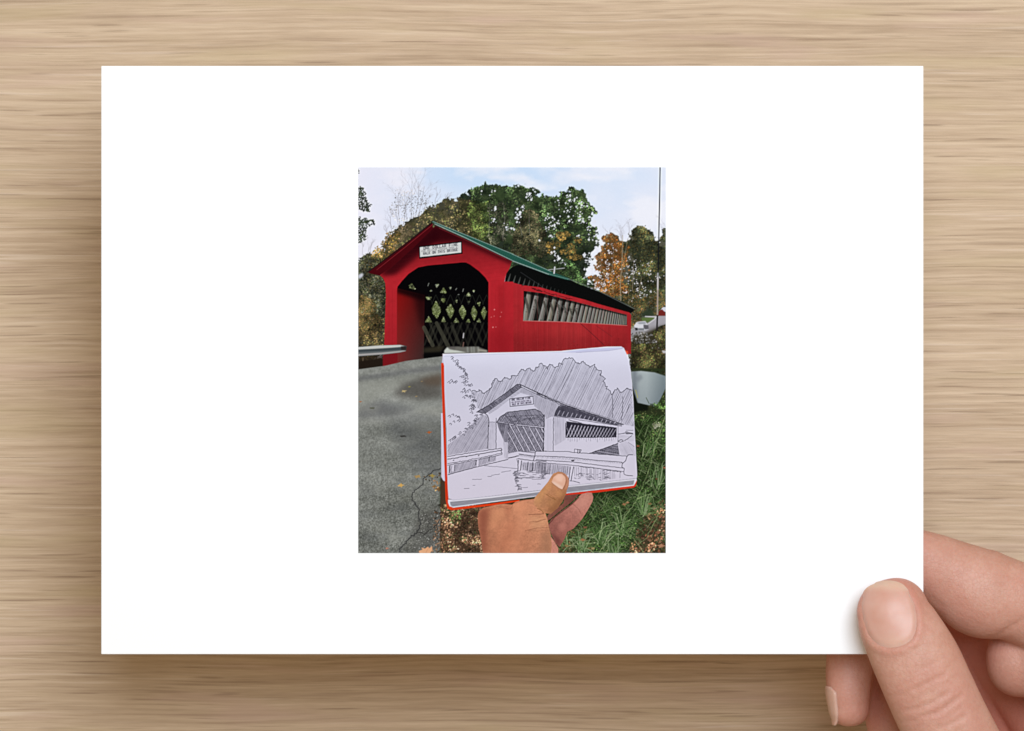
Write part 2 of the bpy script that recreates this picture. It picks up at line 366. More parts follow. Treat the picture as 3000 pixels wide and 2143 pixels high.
    fill(Z6(562, 408, 600, 412, 604, 442, 572, 440), (36, 36, 40), 1, 1); fill(Z6(604, 415, 680, 415, 676, 440, 606, 442), (92, 96, 100), .8, 1)
    # stones, brush on the right bank
    fill(Z6(500, 560, 560, 500, 700, 470, 860, 400, 940, 380, 940, 960, 520, 940), (54, 50, 36), 1, 3)
    st_ = blobs([(1870, 1000, 26, 10), (1900, 1000, 26, 10), (1880, 985, 40, 10), (1925, 1018, 20, 8)], 36, .8, 10)
    leaves(st_, 150, (2, 3, 3), [(140, 138, 138), (166, 164, 164), (104, 102, 98), (76, 76, 70), (84, 78, 66)], None, 22, .8, .15)
    bk = mask(Z6(470, 560, 560, 600, 700, 600, 860, 590, 760, 470, 850, 400, 940, 370, 940, 970, 800, 950, 640, 920, 520, 930, 500, 800))
    leaves(bk, 2600, (1, 2, 2), [(62, 62, 36), (50, 50, 32), (80, 76, 44), (70, 54, 38), (40, 38, 26), (56, 64, 36)], None, 23, .85)
    fill(Z6(885, 680, 940, 682, 940, 712, 900, 712), (196, 192, 196), .9, 1)
    leaves(mask(Z6(420, 545, 520, 560, 520, 660, 440, 640)), 150, (1, 1, 2), [(128, 60, 46), (104, 66, 46), (90, 80, 50)], None, 24, .8)
    # pole with its wires
    line(S_(1933.5, 489, 1931.5, 600, 1928.5, 760, 1927, 815), 3.3, (26, 26, 30), 1); line(S_(1927, 815, 1925.5, 926), 4.4, (164, 150, 140), .95); line(S_(1925.5, 926, 1924, 968), 5., (40, 36, 36), 1)
    fill(S_(1924.5, 800, 1929, 800, 1928, 850, 1925, 850), (206, 204, 208), .8, 1)
    # ---- left side trees
    lt = blobs([(1056, 585, 18, 34), (1066, 605, 22, 18), (1058, 660, 20, 26), (1078, 655, 18, 12), (1056, 695, 18, 20), (1051, 503, 4, 6)], 41, .7, 12)
    leaves(lt, 620, (1, 2, 2), [(38, 46, 30), (26, 34, 24), (54, 62, 40)], None, 25, .95, .3)
    for x, y, h, an in ((1075, 760, 44, .2), (1062, 750, 40, .1), (1085, 745, 36, .1)): twigs(x, y, h, an, 1.2, (110, 106, 108), .55)
    yl = blobs([(1120, 745, 32, 26), (1100, 765, 34, 24), (1135, 725, 24, 28), (1150, 700, 26, 24)], 42, .6, 16)
    leaves(yl, 760, (1, 2, 2), [(112, 86, 44), (98, 82, 42), (76, 70, 36), (124, 98, 68), (60, 60, 32)], None, 26)
    dl = blobs([(1064, 790, 40, 44), (1090, 800, 40, 40), (1060, 830, 34, 40), (1110, 860, 30, 60), (1095, 900, 40, 60), (1060, 850, 30, 30)], 43, .4, 20)
    leaves(dl, 2000, (1, 2, 3), [(52, 56, 36), (38, 44, 30), (74, 72, 52), (64, 68, 60), (88, 86, 70), (30, 34, 24)], None, 27)
    fill(S_(1050, 806, 1062, 800, 1066, 806, 1060, 815, 1050, 818), (206, 208, 222), .9, 2)
    gl = blobs([(1070, 905, 36, 36), (1060, 940, 32, 36), (1085, 950, 36, 40), (1070, 975, 40, 24)], 44, .4, 16)
    leaves(gl, 1600, (1, 2, 2), [(92, 78, 46), (104, 84, 52), (76, 72, 42), (64, 62, 36), (110, 88, 58)], None, 28, sh_amp=.32)
    brn = mask(S_(1049, 980, 1070, 970, 1130, 930, 1132, 1082, 1049, 1090))
    leaves(brn, 1300, (1, 2, 2), [(70, 58, 38), (52, 46, 32), (92, 76, 50), (38, 34, 26), (84, 78, 46)], None, 29)
    fill(S_(1049, 1044, 1130, 1036, 1130, 1072, 1049, 1086), (38, 30, 22), .75, 4)
    line(S_(1064, 1050, 1063, 1078), 4, (92, 78, 64), .8)

    # ---- bridge: roof, underside, side wall
    fill(G3(-8, 280, 20, 120, 120, 20, 230, -20, 420, -40, 870, 120, 1300, 320, 1700, 470, 2000, 600, 2275, 770, 2200, 830, 1700, 700, 1200, 560, 600, 400, 0, 290), (12, 13, 13))
    for i in range(14):      # dim trusses in the open strip under the eave
        x = 40+i*92-(i*i)*1.2; yb = 280+(x/2200)*560*.93+x*.02
        line(G3(x, yb+20, x+52-i*2, yb-150+i*5), 6.6-.25*i, (92, 94, 90), .75-.03*i, w1=1.5)
    line(G3(270, 110, 600, 330, 690, 400), 1., (110, 112, 118), .5)
    fill(R2(625, 474, 640, 476, 1300, 744)+R3(0, 742, 320, 886, 470, 942, 480, 958, 440, 952, 300, 914, 0, 800)+R2(1288, 796, 660, 496), lambda x, y: np.stack([36+0*x, 84+7*np.sin(x*.9+y*.4), 72+0*x], -1))
    line(R2(640, 476, 900, 582, 1300, 745)+R3(0, 742, 320, 886), 1.6, (150, 178, 172), .85)
    for t in (.3, .62): line([(1266+t*6, 652+t*12), (1500+8*t, 745+46*t), (1615, 797+6*t)], 1.2, (26, 72, 64), .55)
    line(R2(655, 496, 900, 606, 1288, 795)+R3(0, 797, 300, 908), 1.8, (190, 200, 198), .8)
    line(R3(460, 945, 700, 1040, 1000, 1190), 2.2, (96, 102, 98), .85); line(R3(300, 905, 460, 948), 1.6, (120, 150, 142), .8)
    line(R3(345, 900, 350, 850), 4, (196, 198, 200)); line(R3(300, 872, 430, 858), 2., (176, 178, 180), .9)
    wall = R3(-70, 974, 0, 975, 95, 1000, 230, 1015, 400, 1066, 600, 1118, 700, 1150, 960, 1222, 976, 1240, 975, 1560, -70, 1600)
    nb = fbm(14, 51, 3); nv = vnoise(7, 900, 52)
    def redwall(x, y):
        sl = np.s_[int(y[0, 0]-PY):int(y[0, 0]-PY)+x.shape[0], int(x[0, 0]-PX):int(x[0, 0]-PX)+x.shape[1]]
        t = np.clip((y-830)/200, 0, 1); k = 1.06-.12*t+(nv[sl]-.5)*.12+(nb[sl]-.5)*.10
        return np.stack([164*k, 36*k+4*t, 43*k], -1)
    fill(wall, redwall)
    wm = mask(wall)
    fill(R3(930, 1230, 976, 1240, 975, 1480, 940, 1480), (140, 30, 36), .5, 4, wm)
    fill(R3(300, 1290, 620, 1300, 620, 1560, 300, 1560), (184, 66, 62), .22, 12, wm)
    fill(R3(-70, 1400, 980, 1440, 980, 1560, -70, 1600), (110, 22, 28), .35, 12, wm)
    win = R3(95, 1044, 240, 1062, 500, 1128, 700, 1180, 940, 1240, 942, 1326, 700, 1312, 400, 1296, 92, 1288)
    fill(win, (24, 24, 22)); wn = mask(win)
    xb = [350, 445, 620, 765, 880, 1003, 1105, 1200, 1290, 1368, 1440, 1508, 1570, 1630, 1685, 1738, 1786, 1832, 1875, 1915, 1952, 1986, 2018, 2046, 2072, 2096, 2118]
    for i, x in enumerate(xb):
        f = i/26.; top = G3(x+(110 if i else 60)*(1-f)**1.3+10, 470+(x-340)*.206)[0]; bot = G3(x, 960+(x-340)*.036)[0]
        if i < 9: line([(bot[0]+4, bot[1]), (bot[0]-(16-11*f), top[1]+12)], 7*(1-f)**1.5+1, (66, 66, 60), .8, clip=wn)
        w = 13.5*(1-f)**1.35+2.6
        line([bot, top], w, (118, 116, 110) if i % 3 else (128, 126, 112), 1, w1=w*.8, clip=wn)
        line([(bot[0]-w*.28, bot[1]), (top[0]-w*.28, top[1])], w*.25, (150, 150, 146), .7, clip=wn); line([(bot[0]+w*.34, bot[1]), (top[0]+w*.3, top[1])], w*.2, (70, 68, 64), .7, clip=wn)
        for q in range(3 if i < 8 else 0):
            t = rng.rand(); px, py = bot[0]+(top[0]-bot[0])*t, bot[1]+(top[1]-bot[1])*t
            line([(px-2, py), (px+2, py+1)], 1.4, (50, 50, 46), .7, clip=wn)
    fill(R3(95, 1044, 240, 1062, 500, 1128, 700, 1180, 940, 1240, 940, 1252, 500, 1146, 95, 1064), (10, 10, 10), .8, 1.2, wn)
    line(R3(92, 1290, 400, 1298, 700, 1314, 942, 1328), 2.2, (190, 118, 112), .85)
    for k in range(12): line(R3(165+k*28+rng.randn()*8, 1024+k*8+rng.randn()*4, 190+k*28+rng.randn()*8, 1030+k*8+rng.randn()*5), 1.6, (52, 16, 18), .75)
    line(G3(480, 395, 560, 430, 640, 450), 2.4, (40, 14, 16), .8); line(G3(60, 305, 110, 312), 2, (60, 16, 18), .8); line(G3(290, 350, 320, 345), 1.6, (60, 16, 18), .8)
    for k in range(34): x = 1482+k*10.6*(1-k*.0035); line([(x, 832+k*2.6), (x, 1036)], .9, (118, 22, 28) if k % 3 else (190, 66, 68), .22+.2*rng.rand(), clip=wm)
    leaves(wm*np.clip((YY-990)/40, 0, 1), 160, (1, 2), [(126, 30, 34), (146, 52, 50), (110, 26, 30)], None, 141, .4, .1)
    for k in range(9): line([(1490+k*40+rng.randn()*5, 945+k*3), (1490+k*40+rng.randn()*4, 1030)], 1., (120, 24, 30), .35)
    line(R3(330, 1100, 470, 1230, 560, 1310), 1.1, (130, 130, 134), .6, clip=wn); line(R3(560, 1310, 660, 1400, 755, 1490), 1.5, (70, 24, 30), .8); line(R3(690, 1330, 820, 1420), 1.1, (90, 30, 36), .6)

    # ---- front gable
    fascia = R2(630, 480, 105, 888, 108, 900, 205, 918, 300, 860, 660, 560, 1288, 812, 1288, 790)
    fill(R2(632, 484, 104, 892, 150, 905, 206, 920, 660, 600), (70, 9, 16))
    face = R2(660, 512, 1000, 662, 1288, 800, 1268, 860, 1240, 905, 1226, 968, 1300, 970, 1300, 1600, 560, 1590, 232, 1650, 240, 1500, 255, 1070, 250, 985, 235, 945, 205, 915, 300, 850, 480, 690)
    def redface(x, y):
        sl = np.s_[int(y[0, 0]-PY):int(y[0, 0]-PY)+x.shape[0], int(x[0, 0]-PX):int(x[0, 0]-PX)+x.shape[1]]
        t = np.clip((y-700)/110, 0, 1); k = .60+.46*t**.8-.10*np.clip((y-840)/200, 0, 1)+(nb[sl]-.5)*.09
        return np.stack([168*k, 34*k, 42*k], -1)
    fill(face, redface); fm = mask(face)
    fill(R2(660, 512, 300, 850, 205, 915, 330, 905, 520, 760, 690, 610), (62, 8, 16), .75, 6, fm)
    fill(R2(660, 505, 1288, 790, 1288, 830, 1000, 700, 720, 580, 620, 640), (62, 8, 16), .62, 5, fm)
    fill(R2(660, 505, 480, 650, 300, 800, 205, 915, 320, 900, 430, 800, 530, 715, 640, 655, 800, 640, 900, 640, 1288, 820, 1288, 795, 960, 645), (40, 5, 11), .78, 7, fm)
    fill(R2(205, 915, 330, 905, 480, 790, 520, 720, 300, 860), (70, 10, 16), .5, 9, fm)
    line(R2(630, 486, 380, 690, 105, 892), 3.4, (34, 20, 22)); line(R2(640, 500, 390, 705, 180, 872), 1.6, (142, 44, 50), .8); line(R2(120, 900, 205, 918), 1.5, (60, 12, 18))
    line(R2(650, 502, 900, 618, 1288, 800), 2.0, (48, 16, 20), .9); line(R2(690, 530, 960, 650, 1240, 785), 1.1, (170, 74, 78), .6)
    line(R2(1092, 970, 1092, 1550), 2.2, (196, 74, 80), .6); line(R2(1220, 975, 1222, 1560), 1.5, (150, 40, 46), .5)
    fill(R2(1170, 1000, 1226, 1000, 1226, 1560, 1170, 1560), (150, 28, 34), .5, 5, fm)
    fill(R2(1100, 1380, 1300, 1380, 1300, 1600, 1100, 1600), (140, 24, 32), .5, 14, fm)
    for px, py in ((1755, 550), (1900, 605), (1750, 685), (1878, 695), (1690, 705), (1725, 915), (1785, 910)):
        (x, y), = G2(px, py); r = 2.2 if py in (550, 915) else 1.5
        fill([(x-r, y), (x, y-r), (x+r, y), (x, y+r)], (240, 172, 168), .9, .7)
    for k in range(12): line(wob([(1480, 700+k*12), (1130+k*3, 742+k*12)], .2, 30), .8, (120, 18, 26), .25, clip=fm*(YY < 830))
    for x in (1140, 1150, 1441, 1452, 1463): line([(x, 850), (x+rng.randn(), 1040)], .8, (124, 20, 28), .35, clip=fm)
    # opening
    op = R2(345, 1040, 350, 1010, 385, 965, 440, 905, 520, 852, 600, 836, 880, 811, 912, 812, 945, 828, 1020, 884, 1070, 935, 1096, 975, 1092, 1560, 720, 1560, 712, 1640, 560, 1650, 345, 1690)
    fill(op, (7, 6, 8)); om = mask(op)
    inner = R2(345, 1022, 572, 1078, 566, 1640, 345, 1680)
    def redin(x, y):
        s = np.clip((x-1163)/80, 0, 1); t = np.clip((y-860)/190, 0, 1)
        k = 1-.45*s*(1-t*.5)-.12*t
        g = 10+26*t
        return np.stack([134*k*(1-.35*t*s), (g+8)*.9+0*k, (g+9)*.85+0*k], -1)
    fill(inner, redin, 1, .6, om)
    fill(R2(345, 1010, 580, 1060, 580, 1130, 345, 1060), (10, 4, 6), .85, 5, om); fill(R2(480, 1080, 590, 1080, 590, 1330, 540, 1330), (16, 4, 8), .55, 8, om)
    line(R2(345, 1030, 345, 1500), 2.0, (170, 38, 44), .5)
    # daylight through the lattice
    ld = [(200, 200)]
    def gap(pts, col=(96, 106, 62), a=1., cl=None):
        fill(G2(*pts), col, a, .8); m = mask(G2(*pts)); s = m.sum()
        if s > 12: leaves(m, int(s*.26)+3, (0, 0, 1), [(80, 90, 48), (128, 138, 92), (58, 66, 36), (156, 162, 130)], None, int(pts[0])+60, .8, .2)
    gap((0, 40, 50, 10, 110, 105, 130, 130, 60, 120, 0, 105), (84, 90, 62)); fill(G2(35, 50, 60, 40, 85, 95, 25, 90), (20, 22, 16), .9, 1)
    for p in ((530, 30, 610, 25, 565, 100), (820, 85, 870, 85, 845, 138), (1310, 150, 1350, 150, 1330, 205), (420, 165, 445, 140, 475, 170)): gap(p, (176, 182, 176))
    for p in ((380, 60, 400, 5), (955, 140, 975, 110), (1100, 180, 1115, 120), (1005, 238, 1025, 238)): line(G2(*p), 1.8, (156, 160, 152), .8)
    gap((640, 200, 705, 85, 770, 212)); gap((1170, 270, 1220, 190, 1265, 275), (190, 196, 160)); gap((335, 290, 455, 292, 430, 345, 375, 345), (168, 174, 130)); gap((640, 315, 750, 318, 715, 410, 690, 400))
    gap((1190, 380, 1250, 380, 1225, 430), (120, 124, 96), .8); gap((1400, 402, 1465, 402, 1440, 490), (110, 122, 76)); gap((940, 350, 1000, 350, 975, 420), (44, 46, 44))
    for p in ((550, 365, 645, 540, 640, 600, 570, 740, 475, 610, 465, 520), (845, 430, 920, 550, 915, 610, 850, 745, 790, 640, 755, 545), (1100, 450, 1170, 590, 1165, 640, 1105, 765, 1030, 610, 1025, 570),
              (1325, 465, 1400, 600, 1395, 650, 1335, 775, 1275, 640, 1280, 590), (1535, 480, 1595, 600, 1540, 765, 1480, 620)): gap(p)
    for p in ((320, 810, 400, 690, 465, 810), (655, 805, 700, 690, 755, 805), (910, 815, 965, 715, 1025, 815), (1165, 812, 1215, 735, 1262, 815), (1395, 810, 1435, 725, 1470, 812)): gap(p, (104, 110, 76))
    for p, a in (((300, 920, 480, 1290), .8), ((560, 830, 800, 1300), .7), ((520, 900, 400, 1200), .45), ((690, 1190, 600, 1330), .4), ((870, 900, 1010, 1240), .45), ((800, 930, 700, 1150), .35), ((1270, 950, 1200, 1220), .2), ((1390, 950, 1480, 1200), .2), ((1010, 900, 960, 1000), .2)):
        line(G2(*p), 11 if a > .5 else 8, (74, 73, 60), a*.95, clip=om)
    for k in range(9):
        x = 480+k*150; line(G2(x, 830, x-170, 1280), 5, (50, 50, 42), .5, clip=om); line(G2(x-60, 830, x+130, 1290), 6, (58, 57, 48), .5 if k < 4 else .3, clip=om)
        line(G2(x-20, 440, x+60, 250), 2.2, (34, 36, 32), .8, clip=om); line(G2(x-80, 250, x, 440), 2.2, (30, 32, 28), .8, clip=om)
    line(G2(350, 1090, 420, 1230), 2, (120, 100, 84), .6)
    fill(G2(290, 1340, 740, 1290, 640, 1440, 290, 1440), (52, 48, 36), .8, 3, om); fill(G2(290, 1470, 680, 1420, 680, 1490, 290, 1540), (8, 8, 8), .9, 3)
    line(G2(1110, 1130, 1120, 1040), 3, (190, 186, 190), .9); line(G2(1105, 1320, 1118, 1230), 3.4, (110, 84, 76), .9)
    fill(G2(720, 1395, 780, 1325, 840, 1320, 1000, 1310, 1100, 1320, 1400, 1310, 1620, 1400, 1610, 1450, 720, 1450), (104, 102, 96), 1, 1.5)
    fill(G2(720, 1395, 780, 1328, 830, 1370, 1010, 1400, 1200, 1440, 720, 1450), (196, 200, 192), 1, 1.2); fill(G2(820, 1320, 950, 1320, 940, 1380, 850, 1360), (90, 86, 84), .9, 2)
    for x in (1180, 1260, 1310, 1400): fill(G2(x, 1320, x+36, 1320, x+46, 1440, x+6, 1440), (138, 140, 134), .8, 1.2)
    fill(G2(1420, 1370, 1600, 1390, 1600, 1420, 1420, 1400), (178, 170, 156), .8, 1.5)
    # ---- sign
    q = G1(200, 240, 1130, 126, 1150, 402, 212, 512); fill(q, (18, 14, 18))
    fill(G1(224, 262, 1112, 156, 1116, 374, 230, 472), (206, 208, 206))
    F = {'O': 'b0h0h1b1b0', 'N': 'a1a0h1h0', 'E': 'h0a0a1h1;a5f5', 'D': 'a0e0h3h7e1a1a0', 'L': 'a0a1h1', 'A': 'a1d0h1;b6g6', 'R': 'a1a0g0h2g5a5;d5h1', 'F': 'h0a0a1;a5f5', 'I': 'd0d1', 'W': 'a0b1d4f1h0', 'K': 'a0a1;h0a5h1',
         'T': 'a0h0;d0d1', 'H': 'a0a1;h0h1;a5h5', 'S': 'h0a0a5h5h1a1', 'B': 'a0g0h2g5a5;g5h7g1a1a0', 'G': 'h0a0a1h1h5e5', 'V': 'a0d1h0'}
    def text(s, o, ux, uy, w, col, a):
        """s set letter by letter from o; ux one letter advance vector, uy letter height vector"""
        for i, ch in enumerate(s):
            for st in F.get(ch, '').split(';'):
                if not st: continue
                pts = []
                for k in range(0, len(st), 2):
                    gx = (ord(st[k])-97)/7*.62; gy = {'0': 0, '1': 1}.get(st[k+1], int(st[k+1])/10)
                    pts.append((o[0]+ux[0]*(i+gx)+uy[0]*gy, o[1]+ux[1]*(i+gx)+uy[1]*gy))
                line(pts, w, col, a)
    ax, ay = G1(300, 258)[0]
    text('ONE DOLLAR FINE', (ax, ay), (6.85, -.82), (.2, 7.6), 1.5, (64, 64, 70), .9)
    ax, ay = G1(262, 338)[0]; text('FOR DRIVING FASTER THAN A', (ax, ay), (4.2, -.5), (.1, 3.3), .9, (96, 96, 102), .75)
    ax, ay = G1(300, 372)[0]; text('WALK ON THIS BRIDGE', (ax, ay), (5.35, -.62), (.15, 7.), 1.5, (84, 84, 90), .9)

    # ---- road
    road = S_(1049, 1083, 1130, 1072, 1190, 1058, 1300, 1044, 1310, 1046, 1310, 1495, 1295, 1500, 1296, 1560, 1290, 1622, 1049, 1622)
    nr = fbm(90, 81, 5, 2.4); ns = fbm(3.2, 83, 2); ng = fbm(9, 84, 3)
    def rd(x, y):
        sl = np.s_[int(y[0, 0]-PY):int(y[0, 0]-PY)+x.shape[0], int(x[0, 0]-PX):int(x[0, 0]-PX)+x.shape[1]]
        d = np.clip((y-1080)/540, 0, 1)
        k = 128-10*np.exp(-((y-1110)/14)**2)+(nr[sl]-.5)*80+(ns[sl]-.5)*(20+70*d)+(ng[sl]-.5)*30
        return np.stack([k, k+1.5, k-4], -1)
    fill(S_(1049, 1040, 1310, 1030, 1310, 1110, 1049, 1110), (26, 20, 18), .0)
    fill(S_(1049, 1060, 1125, 1050, 1135, 1080, 1049, 1100), (34, 26, 20), 1, 1); fill(S_(1122, 1040, 1165, 1030, 1165, 1066, 1122, 1078), (118, 22, 28), 1, 1)
    fill(road, rd, 1, .7); rm = mask(road)
    fill(S_(1049, 1104, 1150, 1090, 1240, 1076, 1300, 1070, 1300, 1086, 1200, 1096, 1049, 1118), (86, 86, 90), .5, 4, rm)
    fill(S_(1049, 1120, 1180, 1106, 1300, 1088, 1300, 1104, 1200, 1125, 1120, 1160, 1049, 1200), (150, 151, 142), .55, 9, rm)
    fill(S_(1150, 1160, 1180, 1125, 1240, 1105, 1296, 1092, 1296, 1165, 1240, 1172), (70, 66, 62), .7, 9, rm)
    fill(S_(1230, 1112, 1296, 1096, 1296, 1130, 1250, 1130), (92, 72, 56), .5, 6, rm)
    fill(S_(1049, 1195, 1120, 1175, 1220, 1195, 1200, 1210, 1049, 1230), (84, 84, 88), .5, 8, rm)
    fill(S_(1120, 1180, 1230, 1178, 1296, 1168, 1296, 1196, 1180, 1205), (140, 142, 138), .45, 6, rm); fill(S_(1100, 1215, 1296, 1200, 1296, 1222, 1180, 1232, 1049, 1240), (150, 150, 146), .35, 7, rm)
    fill(S_(1130, 1225, 1296, 1235, 1310, 1420, 1240, 1400, 1160, 1300), (84, 86, 90), .42, 20, rm)
    fill(S_(1230, 1500, 1296, 1480, 1296, 1622, 1180, 1622), (66, 64, 60), .6, 10, rm)
    leaves(mask(S_(1240, 1505, 1292, 1495, 1290, 1600, 1190, 1610))*.6, 330, (0, 0, 1), [(176, 174, 170), (36, 36, 36), (206, 204, 200), (60, 58, 54)], None, 91, .7, .1)
    for k in range(60):
        x = 1060+rng.rand()*220; y = 1180+rng.rand()**.8*420; r = 10+26*rng.rand()
        fill([(x+r*1.7*(.6+.7*rng.rand())*math.cos(q*.628), y+r*.42*(.6+.7*rng.rand())*math.sin(q*.628)) for q in range(10)], (148, 148, 138) if k % 2 else (84, 86, 88), .16, 4, rm)
    sp = rm*np.clip((YY-1230)/390, 0, 1)
    leaves(sp, 3600, (0, 0, 0), [(150, 150, 142), (74, 76, 72), (128, 130, 120), (92, 94, 86)], None, 92, .55, .1)
    ck = R4(690, 915, 640, 930, 590, 970, 550, 1000, 550, 1040, 465, 1110, 460, 1170, 520, 1250, 515, 1310, 530, 1360, 500, 1430, 430, 1490, 375, 1550, 360, 1590)
    line(wob(ck, 1.4, 5), 5., (84, 84, 84), .3); line(wob(ck[:7], 1.3, 5), 2.0, (40, 40, 42), .8); line(wob(ck[6:10], 2.2, 4), 1.5, (40, 40, 42), .8); line(wob(ck[6:10], 2.4, 5), 1.3, (48, 48, 48), .6); line(wob(ck[9:], 2., 4), 2.4, (38, 38, 40), .75); line(wob(R4(500, 1430, 560, 1450, 640, 1390, 680, 1330), 1.8), 2.2, (44, 42, 42), .75); line(wob(R4(520, 1250, 580, 1290, 600, 1360, 560, 1450), 1.8), 1.5, (52, 50, 50), .6); line(wob(R4(465, 1110, 520, 1130, 540, 1180, 480, 1190), 1.2), 1.2, (60, 60, 60), .5); line(wob(R4(560, 1050, 600, 1090, 650, 1110), 1.), 1., (50, 50, 50), .5)
    line(wob(R4(590, 965, 640, 880, 690, 850), 1.), .9, (60, 60, 62), .45); line(wob(R4(430, 1490, 390, 1500, 350, 1580), 1.2), 1.4, (50, 50, 50), .5)
    def leaf(cx, cy, r, col, a=.95):
        n = 9; al = rng.rand()*6
        fill([(cx+r*(1 if k % 2 else .5)*math.cos(al+k*6.283/n)*(.8+.4*rng.rand()), cy+.55*r*(1 if k % 2 else .5)*math.sin(al+k*6.283/n)) for k in range(n)], col, a, .5)
    for x, y, r, c in ((395, 293, 11, (186, 166, 120)), (440, 258, 6, (150, 140, 70)), (600, 625, 10, (168, 92, 46)), (370, 1052, 14, (206, 164, 92)), (505, 980, 14, (168, 138, 88)), (622, 975, 14, (158, 138, 74)), (260, 1560, 8, (186, 130, 112)),
                       (680, 1080, 18, (120, 88, 56)), (45, 378, 7, (160, 110, 80)), (495, 335, 6, (150, 130, 96)), (540, 215, 5, (140, 120, 90)), (740, 1575, 10, (190, 140, 116)), (640, 1060, 12, (130, 100, 62))):
        (px, py), = R4(x, y); leaf(px, py, r*.85, c)
    fill(R4(362, 652, 405, 648, 415, 660, 370, 664), (50, 48, 46), .9, .8); fill(R4(120, 425, 160, 425, 155, 434, 125, 434), (70, 72, 50), .8, .8); fill(R4(305, 1215, 325, 1212, 318, 1224), (44, 44, 44), .8, .7)
    fill(R4(515, 1580, 545, 1570, 535, 1552, 565, 1562, 590, 1545, 600, 1560, 622, 1540, 625, 1575, 605, 1600, 520, 1600), (226, 170, 128), 1, .7); line(R4(570, 1600, 590, 1560), .9, (180, 120, 86), .8)
    leaves(mask(S_(1276, 1480, 1300, 1470, 1300, 1622, 1262, 1622))*(fbm(10, 85, 2) > .45), 170, (1, 2, 3), [(96, 72, 54), (70, 54, 42), (122, 94, 72), (60, 56, 50)], None, 142, .85)
    leaves(mask(S_(1240, 1395, 1310, 1380, 1310, 1440, 1270, 1440)), 40, (2, 3), [(128, 96, 60), (104, 76, 50), (80, 62, 46)], None, 143, .85)
    # guard rail at the left
    fill(G4(30, 868, 500, 832, 940, 820, 1085, 846, 1070, 950, 940, 985, 560, 1030, 30, 1068), (92, 98, 100))
    fill(G4(30, 870, 500, 834, 940, 822, 1040, 848, 900, 868, 560, 892, 30, 920), (198, 198, 194), 1, .7); fill(G4(30, 935, 560, 905, 1075, 870, 1070, 920, 800, 935, 560, 950, 30, 975), (58, 66, 70), 1, 1)
    fill(G4(30, 1018, 560, 985, 830, 960, 1070, 935, 1060, 955, 900, 985, 560, 1022, 30, 1058), (166, 162, 160), 1, .8); fill(G4(960, 850, 1085, 846, 1072, 945, 960, 930), (42, 30, 28), .8, 1)

    # ---- litter, verge, grass
    lit = mask(S_(1292, 1440, 1300, 1400, 1480, 1440, 1700, 1430, 1960, 1050, 1960, 1622, 1290, 1622))
    
    fill(S_(1290, 1400, 1500, 1380, 1700, 1380, 1845, 1180, 1960, 1190, 1960, 1640, 1440, 1640, 1440, 1480, 1290, 1490), (36, 48, 26), 1, 3)
    fill(S_(1292, 1400, 1310, 1400, 1500, 1440, 1500, 1640, 1289, 1640), (72, 54, 40), 1, 1.5)
    leaves(mask(S_(1293, 1480, 1440, 1470, 1440, 1622, 1290, 1622)), 2100, (1, 2, 2, 3), [(104, 76, 56), (132, 100, 78), (84, 60, 44), (60, 44, 34), (150, 122, 98), (74, 78, 50)], None, 93, .9)
    leaves(mask(S_(1310, 1490, 1350, 1485, 1350, 1540, 1320, 1530)), 130, (1, 2), [(80, 104, 58), (66, 86, 48)], None, 94, .9)
    gn = mask(S_(1845, 1200, 1960, 1210, 1960, 1622, 1560, 1622, 1610, 1490, 1860, 1430))
    leaves(gn, 5200, (1, 2, 2), [(58, 82, 40), (44, 64, 32), (74, 96, 50), (38, 50, 28), (84, 84, 56)], fbm(40, 88, 3), 95, .85)
    fill(S_(1855, 1230, 1890, 1250, 1905, 1380, 1880, 1410, 1868, 1400), (26, 36, 18), .6, 9); fill(S_(1900, 1500, 1960, 1480, 1960, 1622, 1850, 1622), (74, 56, 42), .7, 12)
    fill(S_(1580, 1560, 1700, 1540, 1720, 1622, 1540, 1622), (66, 54, 38), .7, 10)
    leaves(mask(S_(1880, 1520, 1960, 1440, 1960, 1622, 1840, 1622)), 420, (2, 3, 4), [(128, 86, 62), (110, 74, 54), (150, 112, 88), (76, 54, 42)], None, 96, .9)
    leaves(mask(S_(1560, 1570, 1720, 1545, 1740, 1622, 1540, 1622)), 420, (1, 2, 3), [(120, 84, 60), (96, 76, 50), (150, 118, 80), (60, 70, 36)], None, 97, .9)
    for k in range(900):     # blades
        t = rng.rand()
        x = 1590+rng.rand()*360; y = 1470+rng.rand()*160
        if k > 420: x = 1862+rng.rand()*90; y = 1230+rng.rand()*260
        if k > 640: x = 1650+rng.rand()*230; y = 1450+rng.rand()*150
        if y < 1425+(1865-x)*.17 and x < 1866: continue
        L = 18+rng.rand()*42; an = rng.choice([-1, 1])*(.3+.9*rng.rand()); tx, ty = x+math.sin(an)*L, y-math.cos(an)*L*.8
        col = np.array([(70, 96, 50), (86, 112, 64), (54, 76, 40), (104, 124, 80), (40, 56, 32), (124, 138, 100)][rng.randint(6)])*(.75+.35*rng.rand())
        line([(x, y), ((x+tx)/2+math.sin(an)*3, (y+ty)/2-L*.14), (tx, ty)], 1.2+rng.rand()*1.5, col, .8, w1=.6)
